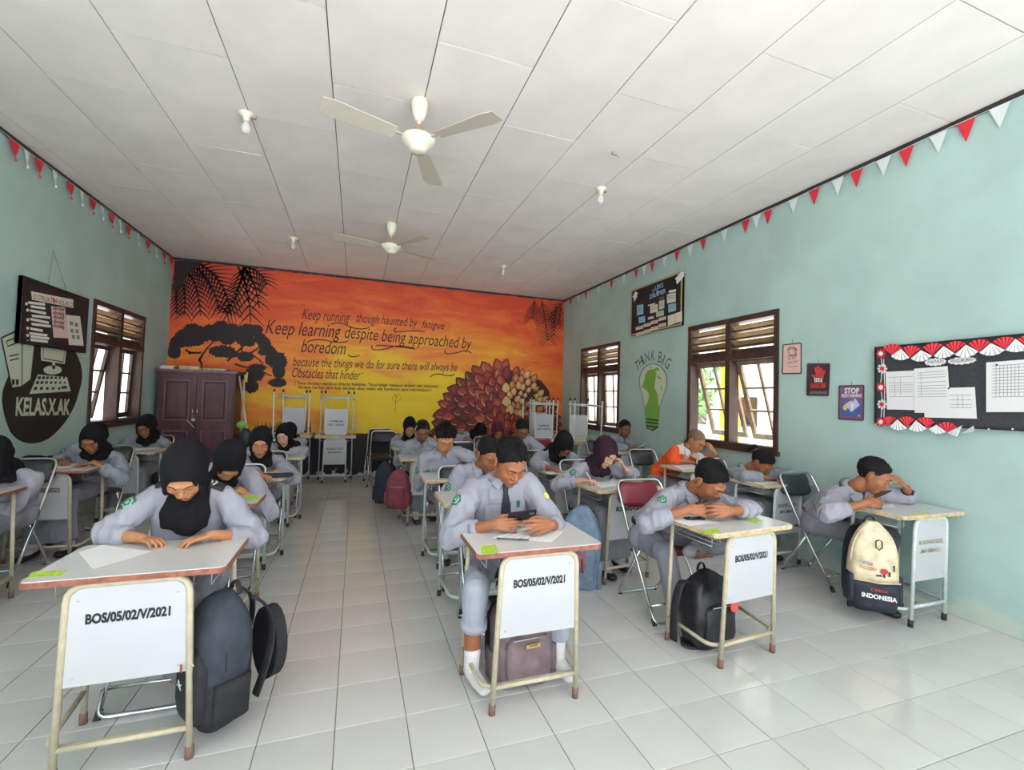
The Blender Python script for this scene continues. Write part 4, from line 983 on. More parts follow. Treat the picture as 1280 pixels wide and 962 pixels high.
for k, dx, dy, red, lb in (('A2', 0, .52, 0, 'folding chair at the second desk of the left aisle row'), ('A3', 0, .52, 0, 'folding chair at the desk with the pencil case'),
    ('A4', 0, .46, 0, 'folding chair at the fourth desk of the left aisle row'), ('A5', 0, .5, 0, 'folding chair at the last desk of the left aisle row'), ('G6', -.06, .62, 0, 'black folding chair at the desk cut by the left edge'), ('G7', .05, .55, 0, 'folding chair below the oval emblem'), ('G8', 0, .5, 0, 'folding chair under the left window'),
    ('C1', 0, .52, 0, 'folding chair of the boy with the tie'), ('C2', 0, .48, 0, 'folding chair at the second desk of the middle row'), ('C3', 0, .52, 1, 'maroon folding chair behind the boy with swept dark hair'), ('C4', 0, .5, 0, 'folding chair of the girl with the white hair band'), ('C5', 0, .5, 0, 'folding chair at the last desk of the middle row'),
    ('D2', .02, .5, 0, 'folding chair of the girl writing with her head propped'), ('D3', 0, .48, 0, 'folding chair of the girl with head bent low'), ('D4', 0, .48, 1, 'maroon folding chair of the boy before the painted fruit'), ('D5', 0, .5, 0, 'folding chair of the girl in the maroon headscarf'),
    ('D6', 0, .48, 0, 'folding chair at the rearmost desk before the painted fruit'), ('E2', .0, .5, 0, 'folding chair of the girl with tied hair'), ('E3', -.12, .55, 0, 'black folding chair of the boy in the orange shirt'), ('E4', 0, .5, 0, 'folding chair at the farthest right desk')):
    chair_at(k, dx, dy, red, lb)
dup(ch0, (.40, 8.22, 0), (0, 0, R(-6)), 'empty black folding chair against the yellow wall')
dup(ch0, (.44, 7.68, 0), (0, 0, R(-5)), 'empty folding chair just in front of the one at the yellow wall')
dup(chr_, (2.80, 6.2, 0), (0, 0, R(8)), 'empty maroon folding chair before the stacks in the right back corner')
dup(ch0, (2.62, 6.82, 0), (0, 0, R(60)), 'empty black folding chair left of the maroon one by the corner stacks')
dup(ch0, (1.35, 6.3, 0), (0, 0, R(180)), 'empty chrome folding chair between the two back rows')

# ------------------------------------------------------------------ cupboard with things on it
M_cab = mat('purple brown cupboard wood', srgb(92, 58, 66), rough=.38, noise_amt=.3, noise_scale=9, stretch=(1, 1, .3))
M_cab2 = mat('light rubbed cupboard wood', srgb(128, 100, 108), rough=.4, noise_amt=.3, noise_scale=14)
cb = thing('cupboard', 'tall purple brown two-door cupboard in the left back corner', 'cupboard', (-2.32, 8.31, 0))
cw, cd, chh = 1.02, .44, 1.76
m_ = MB(); m_.bbox((-cw/2, -cd/2+.02, .06), (cw/2, cd/2, chh-.03)); m_.build('carcass', M_cab, cb)
MB().bbox((-cw/2-.03, -cd/2-.02, chh-.035), (cw/2+.03, cd/2, chh)).build('top', M_cab2, cb)
MB().bbox((-cw/2+.02, -cd/2+.04, 0), (cw/2-.02, cd/2-.02, .06)).build('plinth', M_cab, cb)
for s_ in (-1, 1):
    x0, x1 = (-cw/2+.02, -.004) if s_ < 0 else (.004, cw/2-.02)
    d = MB(); d.bbox((x0, -cd/2, .09), (x1, -cd/2+.022, chh-.07))
    do = d.build('door', M_cab, cb)
    for za, zb in ((1.0, chh-.17), (.86, .92), (.17, .82)):
        a, b, e = x0+.09, x1-.09, .03; y = -cd/2
        vs = [(a, y, za), (b, y, za), (b, y, zb), (a, y, zb), (a+e*.4, y+.008, za+e*.4), (b-e*.4, y+.008, za+e*.4), (b-e*.4, y+.008, zb-e*.4), (a+e*.4, y+.008, zb-e*.4), (a+e, y-.010, za+e), (b-e, y-.010, za+e), (b-e, y-.010, zb-e), (a+e, y-.010, zb-e)]
        if zb-za < .1: continue
        fs = [(0, 1, 5, 4), (1, 2, 6, 5), (2, 3, 7, 6), (3, 0, 4, 7), (4, 5, 9, 8), (5, 6, 10, 9), (6, 7, 11, 10), (7, 4, 8, 11), (8, 9, 10, 11)]
        vs = [(p[0], p[1]-.003, p[2]) for p in vs]
        MB().add(vs, fs).build('raised_panel', M_cab, do)
        for q in (((a-.012, za-.012), (b+.012, za)), ((a-.012, zb), (b+.012, zb+.012)), ((a-.012, za), (a, zb)), ((b, za), (b+.012, zb))):
            MB().bbox((q[0][0], y-.010, q[0][1]), (q[1][0], y+.001, q[1][1])).build('moulding', M_cab2, do)
    MB().tube([(s_*.03, -cd/2-.0, 1.18), (s_*.03, -cd/2-.03, 1.16), (s_*.03, -cd/2-.03, 1.06), (s_*.03, -cd/2, 1.04)], .006, 6).build('handle', M_chr, do)
pl = MB().box((-.01, -cd/2-.035, 1.0), (.05, .02, .045)); pl.tube(arc_path([(-.028, -cd/2-.035, 1.02), (-.028, -cd/2-.035, 1.06), (.01, -cd/2-.035, 1.06), (.01, -cd/2-.035, 1.02)], .015), .004, 6)
pl.box((-.04, -cd/2-.03, .93), (.012, .006, .16), Matrix.Rotation(R(-40), 3, 'Y'))
tag(pl.xf(Matrix.Translation((-2.32, 8.31, 0))).build('padlock', mat('brass and steel', (.6, .55, .42), rough=.3, metal=1)), 'metal padlock hanging between the cupboard doors', 'padlock')
M_yp = mat('yellowed papers', srgb(205, 196, 150), rough=.8, noise_amt=.35, noise_scale=12); M_nl = mat('dark crumpled net', srgb(60, 55, 35), rough=.9, noise_amt=.5, noise_scale=18)
for i, (x, y, rz, sx, sy, h, m_, lb) in enumerate(((-2.72, 8.22, .02, .18, .26, .05, M_cream2, 'cream stack of paper on the left end of the cupboard top'), (-2.44, 8.20, .1, .28, .20, .055, M_yp, 'yellowed bundle of papers in the middle of the cupboard top'), (-2.10, 8.20, -.05, .32, .20, .035, M_yp, 'flat yellowed papers at the right of the cupboard top'), (-2.22, 8.43, .02, .5, .12, .05, M_nl, 'dark crumpled netting at the back of the cupboard top'))):
    m = MB(); nl = 5
    for q in range(nl):
        o = rr.uniform(-.012, .012); mm_ = MB().box((o, rr.uniform(-.012, .012), h*(q+.5)/nl), (sx*rr.uniform(.9, 1), sy*rr.uniform(.9, 1), h/nl*.92), Matrix.Rotation(rr.uniform(-.12, .12), 3, 'Z')); m.add(mm_.v, mm_.f)
    o = m.build('paper_bundle', m_); o.location = (x, y, chh); o.rotation_euler = (0, 0, rz); tag(o, lb, 'papers')
# mop poles leaning in the corner right of the cupboard
M_pb = mat('blue plastic cap', srgb(60, 90, 190), rough=.4); M_pw = mat('pale aluminium pole', (.68, .70, .72), rough=.35); M_yc = mat('yellow plastic', srgb(220, 200, 60), rough=.4); M_gp = mat('lime green plastic', srgb(110, 190, 80), rough=.4)
p_ = on(299, 470, 1, 8.30)
mp_ = thing('mop', 'leaning pale mop pole with a blue tip, right of the cupboard', 'mop', (-1.45, 7.95, 0))
MB().tube([(0, 0, .06), (p_[0]+1.45, p_[1]-7.95, p_[2])], .011, 8).build('pole', M_pw, mp_)
MB().tube([(p_[0]+1.45-.012, p_[1]-7.95+.015, p_[2]-.05), (p_[0]+1.45+.01, p_[1]-7.95-.0, p_[2]+.03)], .016, 8).build('tip_cap', M_pb, mp_)
MB().ell((0, 0, .05), (.10, .07, .05), None, 12, 8).build('mop_head', M_wpaper, mp_)
br = thing('broom', 'upright grey broom with a lime green head beside the cupboard', 'broom', (-1.68, 8.05, 0))
MB().tube([(0, 0, 1.0), (0, .05, 1.72)], .010, 8).tube([(0, 0, 0.0), (0, 0, 1.0)], .012, 8).build('handle', mat('grey pole', (.5, .5, .5), rough=.4), br)
MB().ell((0, -.03, .93), (.07, .03, .06), None, 12, 8).build('broom_head', M_gp, br)
MB().tube([(.02, .05, 1.60), (.03, .05, 1.76)], .014, 8).build('yellow_tip', M_yc, br)
MB().ell((0.06, -.02, .72), (.10, .05, .16), None, 12, 8).build('black_bag', M_vb, br)
# ------------------------------------------------------------------ people
V = lambda *a: np.array(a, float)
def nrmz(v): return v/(np.linalg.norm(v)+1e-12)
def rotm(yaw=0, pitch=0, roll=0):
    """head frame: columns are head x (its left..right), y (back), z (up); pitch>0 looks down, yaw>0 turns towards +x"""
    return np.array((Matrix.Rotation(yaw, 3, 'Z') @ Matrix.Rotation(pitch, 3, 'X') @ Matrix.Rotation(roll, 3, 'Y')))
SKIN = {}
def skin_mat(k):
    cols = {0: (186, 128, 90), 1: (160, 101, 68), 2: (130, 82, 57), 3: (205, 158, 132)}
    if k not in SKIN:
        m = mat('skin tone %d' % k, srgb(*cols[k]), rough=.48, noise_amt=.12, noise_scale=18, bump=.06, bump_scale=90)
        m.node_tree.nodes['Principled BSDF'].inputs['Subsurface Weight'].default_value = .12
        m.node_tree.nodes['Principled BSDF'].inputs['Subsurface Radius'].default_value = (.012, .005, .003)
        SKIN[k] = m
    return SKIN[k]
def lip_mat(k):
    cols = {0: (150, 84, 76), 1: (124, 72, 66), 2: (98, 60, 56), 3: (186, 110, 104)}
    return mat('lip tone %d' % k, srgb(*cols[k]), rough=.4)
M_hair = mat('black hair', (.006, .005, .005), rough=.6, spec=.25, bump=.8, bump_scale=240, stretch=(1, 1, .25))
M_hairb = mat('bleached brown hair', srgb(128, 96, 66), rough=.5, bump=.5, bump_scale=240)
M_hij = mat('black headscarf cloth', (.0085, .008, .010), rough=.9, spec=.2, bump=.15, bump_scale=30)
M_hijp = mat('dark plum headscarf cloth', srgb(52, 30, 42), rough=.9, spec=.2, bump=.15, bump_scale=30)
M_hijm = mat('maroon headscarf cloth', srgb(84, 38, 50), rough=.9, spec=.2, bump=.15, bump_scale=30)
def cloth(name, col, b=.9):
    m = mat(name, col, rough=.8, noise_amt=.12, noise_scale=9, bump=b, bump_scale=7, stretch=(1, 1, .5))
    for n in m.node_tree.nodes:
        if n.type == 'TEX_NOISE' and abs(n.inputs['Scale'].default_value-7) < .1: n.noise_type = 'RIDGED_MULTIFRACTAL'; n.inputs['Detail'].default_value = 3; n.inputs['Distortion'].default_value = .7
        if n.type == 'BUMP': n.inputs['Distance'].default_value = .03
    return m
M_shirt = cloth('grey lilac uniform shirt', srgb(154, 154, 166))
M_shirt2 = cloth('grey blue uniform shirt', srgb(142, 147, 158))
M_orange = cloth('orange jersey', srgb(240, 92, 36)); M_orw = cloth('white jersey yoke', srgb(232, 226, 222))
M_pant = cloth('grey uniform trousers', srgb(132, 134, 146)); M_pant2 = cloth('light grey uniform trousers', srgb(168, 174, 190)); M_skirt = cloth('grey uniform skirt', srgb(140, 142, 154))
M_sock = mat('white ribbed sock', srgb(214, 212, 214), rough=.9, bump=.3, bump_scale=120); M_sockg = mat('grey sock', srgb(160, 162, 166), rough=.9)
M_shoe = mat('black shoe', (.02, .02, .022), rough=.5); M_belt = mat('black belt', (.02, .02, .022), rough=.4)
M_tie = mat('charcoal tie', srgb(34, 36, 46), rough=.6); M_lash = mat('dark lash line', (.02, .014, .012), rough=.6); M_eye = mat('eye white', (.62, .58, .55), rough=.2)
M_pg = mat('green badge', srgb(24, 100, 78), rough=.6); M_pg2 = mat('pale green badge', srgb(132, 180, 156), rough=.6); M_py = mat('yellow badge', srgb(214, 204, 90), rough=.6)
M_ep = mat('black epaulette', srgb(26, 26, 34), rough=.6); M_epw = mat('white chevron', srgb(225, 225, 225), rough=.6)

def remesh(mb, voxel, smooth=4, name='t'):
    me = mb.mesh(name, []) if mb.v else None
    o = bpy.data.objects.new('t', me); COL.objects.link(o)
    r = o.modifiers.new('r', 'REMESH'); r.mode = 'VOXEL'; r.voxel_size = voxel
    if smooth: s = o.modifiers.new('s', 'SMOOTH'); s.factor = .5; s.iterations = smooth
    dg = bpy.context.evaluated_depsgraph_get(); ev = o.evaluated_get(dg).to_mesh()
    n = len(ev.vertices); co = np.zeros(n*3); ev.vertices.foreach_get('co', co); co = co.reshape(-1, 3)
    fs = [tuple(p.vertices) for p in ev.polygons]
    o.evaluated_get(dg).to_mesh_clear(); bpy.data.objects.remove(o); bpy.data.meshes.remove(me)
    return co, fs
def vnormals(co, fs):
    f = np.array([q[:3] for q in fs]); n = np.cross(co[f[:, 1]]-co[f[:, 0]], co[f[:, 2]]-co[f[:, 0]])
    N = np.zeros_like(co)
    for k in range(3): np.add.at(N, f[:, k], n)
    return N/(np.linalg.norm(N, axis=1, keepdims=True)+1e-12)
def waves(P, seed, scale, an=(1, 1, 1), k=9):
    g = np.random.default_rng(seed); out = np.zeros(len(P)); Q = P*np.array(an)
    for i in range(k):
        d = g.normal(size=3); d /= np.linalg.norm(d); s_ = scale*g.uniform(.6, 1.6)
        out += np.sin(Q@d*s_+g.uniform(0, 6.28)+1.6*np.sin(Q@g.normal(size=3)*s_*.35+g.uniform(0, 6)))
    return out/math.sqrt(k)

# ---- head, sculpted once per sex as a distance field sampled along rays
def smin(a, b, k):
    h = np.clip(.5+.5*(b-a)/k, 0, 1); return b*(1-h)+a*h-k*h*(1-h)
def sd_ell(P, c, r):
    q = (P-np.array(c))/np.array(r); k0 = np.linalg.norm(q, axis=1); k1 = np.linalg.norm(q/np.array(r), axis=1)
    return k0*(k0-1)/(k1+1e-9)
def sd_cap(P, a, b, r1, r2):
    a = np.array(a); b = np.array(b); ab = b-a; t = np.clip(((P-a)@ab)/(ab@ab), 0, 1)
    return np.linalg.norm(P-a-np.outer(t, ab), axis=1)-(r1+(r2-r1)*t)
def head_sdf(P, fem):
    d = sd_ell(P, (0, .018, .036), (.073, .092, .083))
    d = smin(d, sd_ell(P, (0, -.022, -.008), (.063, .066, .085)), .03)
    d = smin(d, sd_ell(P, (0, -.030, -.062), (.047 if fem else .053, .050, .050)), .03)
    d = smin(d, sd_ell(P, (0, -.062, -.100), (.020, .017, .014)), .022)          # chin
    for s in (-1, 1):
        d = smin(d, sd_ell(P, (s*.040, -.058, -.028), (.020, .019, .020)), .022)  # cheek
        d = smin(d, sd_cap(P, (s*.012, -.090, .024), (s*.044, -.076, .026), .008, .007), .014)  # brow
        d = -smin(-d, sd_ell(P, (s*.031, -.097, .006), (.019, .013, .011)), .012)
        d = smin(d, sd_ell(P, (s*.031, -.074, .005), (.0135, .0125, .0125)), .004)   # eyeball with lid
        d = smin(d, sd_ell(P, (s*.012, -.094, -.030), (.008, .009, .007)), .006)     # nostril wing
    d = smin(d, sd_cap(P, (0, -.084, .010), (0, -.101, -.024), .0075, .0105), .012)     # nose
    d = smin(d, sd_ell(P, (0, -.084, -.056), (.026, .012, .014)), .012)
    d = smin(d, sd_cap(P, (-.017, -.089, -.0535), (.017, -.089, -.0535), .0048, .0048), .006)
    d = smin(d, sd_cap(P, (-.015, -.088, -.0645), (.015, -.088, -.0645), .0058, .0058), .006)
    d = smin(d, sd_cap(P, (0, -.096, -.052), (0, -.097, -.0535), .004, .004), .008)
    d = -smin(-d, sd_cap(P, (-.020, -.0965, -.059), (.020, -.0965, -.059), .0016, .0016), .003)
    return d
def ray_head(D, fem):
    lo = np.full(len(D), .02); hi = np.full(len(D), .16)
    t = lo.copy()
    # march outward from outside in to catch the outermost surface
    ts = np.linspace(.155, .03, 64); hit = np.zeros(len(D)); done = np.zeros(len(D), bool); prev = np.full(len(D), .155)
    for q in ts:
        dd = head_sdf(D*q, fem); new = (~done) & (dd < 0); hit[new] = q; prev[new] = q+(.155-.03)/63; done |= new
    lo = hit; hi = prev
    for _ in range(12):
        m_ = (lo+hi)/2; dd = head_sdf(D*m_[:, None], fem); ins = dd < 0; lo = np.where(ins, m_, lo); hi = np.where(ins, hi, m_)
    return lo
NA, NE = 88, 74
def grid_dirs():
    A = np.linspace(0, 1, NA, endpoint=False); az = 2*math.pi*A-.62*np.sin(2*math.pi*A)*1.0   # denser at the face (az=0 -> -y)
    E_ = np.linspace(0, 1, NE+1)[1:-1]; el = math.pi*E_
    # denser around the mid face
    el = el+.18*np.sin(2*el)*-1*-.5
    D = np.array([[math.sin(a)*math.sin(e), -math.cos(a)*math.sin(e), math.cos(e)] for e in el for a in az]); return D
GD = grid_dirs()
def grid_faces(off=0):
    ne = NE-1; fs = [(off+i*NA+k, off+(i+1)*NA+k, off+(i+1)*NA+(k+1) % NA, off+i*NA+(k+1) % NA) for i in range(ne-1) for k in range(NA)]
    n = ne*NA; fs += [(off+n, off+k, off+(k+1) % NA) for k in range(NA)]+[(off+n+1, off+(ne-1)*NA+(k+1) % NA, off+(ne-1)*NA+k) for k in range(NA)]
    return fs
HEADS = {}
for fem in (0, 1):
    r_ = ray_head(GD, fem); P = GD*r_[:, None]
    P = np.vstack([P, [0, 0, ray_head(np.array([[0, 0, 1.]]), fem)[0]], [0, 0, -ray_head(np.array([[0, 0, -1.]]), fem)[0]]])
    F_ = grid_faces(); lip = []
    for f in F_:
        c = P[list(f)].mean(0)
        u = abs(c[0])/.0215; zc = -.0590
        up = .0085*(1-u**2)*(1-.25*max(0, 1-abs(c[0])/.005)); dn = .0100*(1-u**2)
        lip.append(1 if c[1] < -.06 and u < 1 and -dn < c[2]-zc < up else 0)
    HEADS[fem] = (P, F_, lip)
def ear_mb(s):
    mb = MB(); M = rotm(yaw=s*.35)
    mb.ell((s*.080, .012, -.004), (.010, .020, .033), M, 12, 8)
    mb.tube([(s*.083, .022, -.030), (s*.093, .030, -.004), (s*.093, .026, .020), (s*.087, .008, .030), (s*.080, -.002, .016)], [.0035, .0045, .005, .0045, .003], 6)
    return mb
def surf(x, z, fem, lift):
    """point on the face surface at head x,z"""
    y = -.13
    P = np.array([[x, yy, z] for yy in np.linspace(-.13, 0, 200)]); d = head_sdf(P, fem); i = np.argmax(d < 0); return V(x, P[i, 1]-lift, z)
FEAT = {}
def features(fem):
    if fem in FEAT: return FEAT[fem]
    out = []
    for s in (-1, 1):
        b = MB(); pts = [surf(s*x, z, fem, .0008) for x, z in ((.012, .0235), (.022, .0275), (.034, .0285), (.047, .0225))]
        b.tube(pts, [(.0016, .0016), (.0034, .0016), (.0030, .0016), (.0012, .001)] if not fem else [(.0012, .001), (.0022, .0012), (.002, .0012), (.001, .001)], 6, lat=(0, 0, 1)); out.append(('eyebrow', b.mesh('eyebrow', M_hair)))
        b = MB(); pts = [surf(s*x, z, fem, .0004) for x, z in ((.0165, .0005), (.023, -.0035), (.031, -.0050), (.039, -.0035), (.0455, .001))]
        b.tube(pts, [.0006, .0013, .0015, .0014, .0008], 5); out.append(('eyelash_line', b.mesh('eyelash_line', M_lash)))
        b = MB(); pts = [surf(s*x, z, fem, .0001) for x, z in ((.016, .006), (.023, .0115), (.031, .0128), (.040, .0105), (.0465, .004))]
        b.tube(pts, [.0003, .0006, .0007, .0006, .0003], 4); out.append(('eyelid_crease', b.mesh('eyelid_crease', M_lash)))
        b = MB().ell(surf(s*.0075, -.0335, fem, -.0006), (.0032, .002, .0016), None, 8, 5); out.append(('nostril', b.mesh('nostril', M_lash)))
    b = MB(); b.tube([surf(x, -.0588, fem, .0002) for x in (-.019, -.01, 0, .01, .019)], [.0004, .0009, .0008, .0009, .0004], 5); out.append(('mouth_line', b.mesh('mouth_line', M_lash)))
    FEAT[fem] = out; return out
def shell(fem, th):
    """closed shell over the head with thickness th(dir, point); negative thickness hides inside the head"""
    P, F_, _ = HEADS[fem]; N = len(P); U = P/np.linalg.norm(P, axis=1, keepdims=True)
    T = th(U, P); Q = P+U*T[:, None]
    keep = [f for f in F_ if max(T[list(f)]) > -.0015]
    used = sorted({i for f in keep for i in f}); mp_ = {i: k for k, i in enumerate(used)}
    return Q[used], [tuple(mp_[i] for i in f) for f in keep]
def sstep(a, b, x): t = np.clip((x-a)/(b-a), 0, 1); return t*t*(3-2*t)
def hair_mesh(style, seed):
    fem = style in ('bun', 'pony')
    def th(U, P):
        az = np.arctan2(np.abs(U[:, 0]), -U[:, 1]); z = P[:, 2]+.003*waves(P, seed+5, 300, (1, 1, .3), 5)
        # hairline height as a function of azimuth from the front
        hl = np.interp(az, [0, .5, .9, 1.15, 1.45, 1.75, 2.1, 2.6, 3.15], [.072, .068, .050, .030, .012, .018, -.030, -.055, -.058])
        if style == 'short': top, side = .016, .004
        elif style == 'buzz': top, side = .010, .003
        elif style == 'swept': top, side = .032, .006; hl = hl-.008*(az < .7)
        elif style == 'crop': top, side = .006, .002
        else: top, side = .010, .008
        k = sstep(.01, .085, z-.25*P[:, 1]*0)
        t = side+(top-side)*k
        if style == 'swept': t = t*(1+.35*np.sin(U[:, 0]*9+1))*np.where(U[:, 1] < 0, 1.1, .9)
        t = t+(.0022 if style != 'crop' else .0006)*waves(P, seed, 260, (1, 1, .6), 6)
        m_ = sstep(-.004, .004, z-hl)
        return t*m_-.006*(1-m_)
    return shell(fem, th)
def hijab_cap(seed):
    def th(U, P):
        zc = -.008; q = (P[:, 0]/.056)**2+((P[:, 2]-zc)/np.where(P[:, 2] > zc, .064, .098))**2
        front = P[:, 1] < .02
        e = np.where(front, q, 9)
        m_ = sstep(.86, 1.10, e)
        rim = np.exp(-((e-1.25)/.25)**2)*np.where(front, 1, 0)*.004
        t = .011+rim+.010*sstep(.02, .10, P[:, 1])+.0034*np.abs(waves(P, seed, 34, (1, .8, .5), 6))
        t = t+.008*sstep(-.02, -.08, P[:, 2])
        return t*m_-.010*(1-m_)
    return shell(1, th)

# ---- hands
def hand_parts(Wr, dirv, back, side, pose, sc=1.0):
    """tubes of a hand: wrist Wr, pointing dirv, back = direction the back of the hand faces, side=+1 thumb towards cross(dir,back)"""
    d = nrmz(dirv); b = nrmz(back-d*(back@d)); s_ = np.cross(d, b)*side
    mb = MB()
    curl = {'rest': (.25, .35, .25), 'flat': (.10, .12, .08), 'grip': (.85, 1.0, .7), 'hold': (.25, .40, .35), 'write': (.65, .75, .35), 'head': (.30, .45, .35), 'fold': (.45, .55, .35)}[pose]
    offs = [(.030, .088, .074, .0088), (.010, .093, .080, .0090), (-.010, .090, .074, .0086), (-.029, .081, .059, .0076)]
    K = []
    for i, (o, m_, L, r) in enumerate(offs):
        k = Wr+(d*m_+s_*o)*sc+b*(.003 if i in (1, 2) else 0)*sc; K.append(k)
        mb.tube([Wr+s_*o*.55*sc+d*.008*sc, (Wr+k)/2+s_*o*.2*sc, k], [(.0125*sc, .0125*sc), (.0125*sc, .0115*sc), (.0105*sc, .0100*sc)], 8, ends='round')
        a = 0; p = k; pts = [k]; rad = [r*1.08*sc]; spread = (.10, .02, -.05, -.13)[i]
        for j, (q, fr) in enumerate(zip(curl, (.45, .31, .24))):
            a += q*(1+.10*i)
            dd = d*math.cos(a)-b*math.sin(a); dd = nrmz(dd+s_*spread*(1-.5*j)); p = p+dd*L*fr*sc; pts.append(p); rad.append(r*(.98, .90, .72)[j]*sc)
        mb.tube(pts, rad, 8, ends='round')
    mb.tube([Wr+d*.005, Wr+d*.05*sc, Wr+d*.078*sc], [(.020*sc, .013*sc), (.033*sc, .0125*sc), (.034*sc, .010*sc)], 10, lat=s_, ends='round')
    t0 = Wr+(d*.022+s_*.018-b*.006)*sc
    ta = {'rest': (.75, .35), 'flat': (.8, .3), 'grip': (.45, .9), 'hold': (.55, .5), 'write': (.40, .8), 'head': (.7, .3), 'fold': (.5, .5)}[pose]
    t1 = t0+nrmz(d*.75+s_*ta[0]-b*.15)*.040*sc; t2 = t1+nrmz(d+s_*.25*ta[0]-b*ta[1]*.6)*.031*sc; t3 = t2+nrmz(d-s_*.15-b*ta[1]*.8)*.025*sc
    mb.tube([t0, t1, t2, t3], [.0140*sc, .0112*sc, .0098*sc, .0078*sc], 8, ends='round')
    return mb, t3, K
def ik(S, Wr, a, b, hint):
    d = Wr-S; L = np.linalg.norm(d); 
    if L > a+b-.004: a = b = (L+.004)/2*1.0001; 
    u = d/L; x = (a*a-b*b+L*L)/(2*L); h = math.sqrt(max(0, a*a-x*x)); v = nrmz(np.array(hint)-u*(np.array(hint)@u)); return S+u*x+v*h

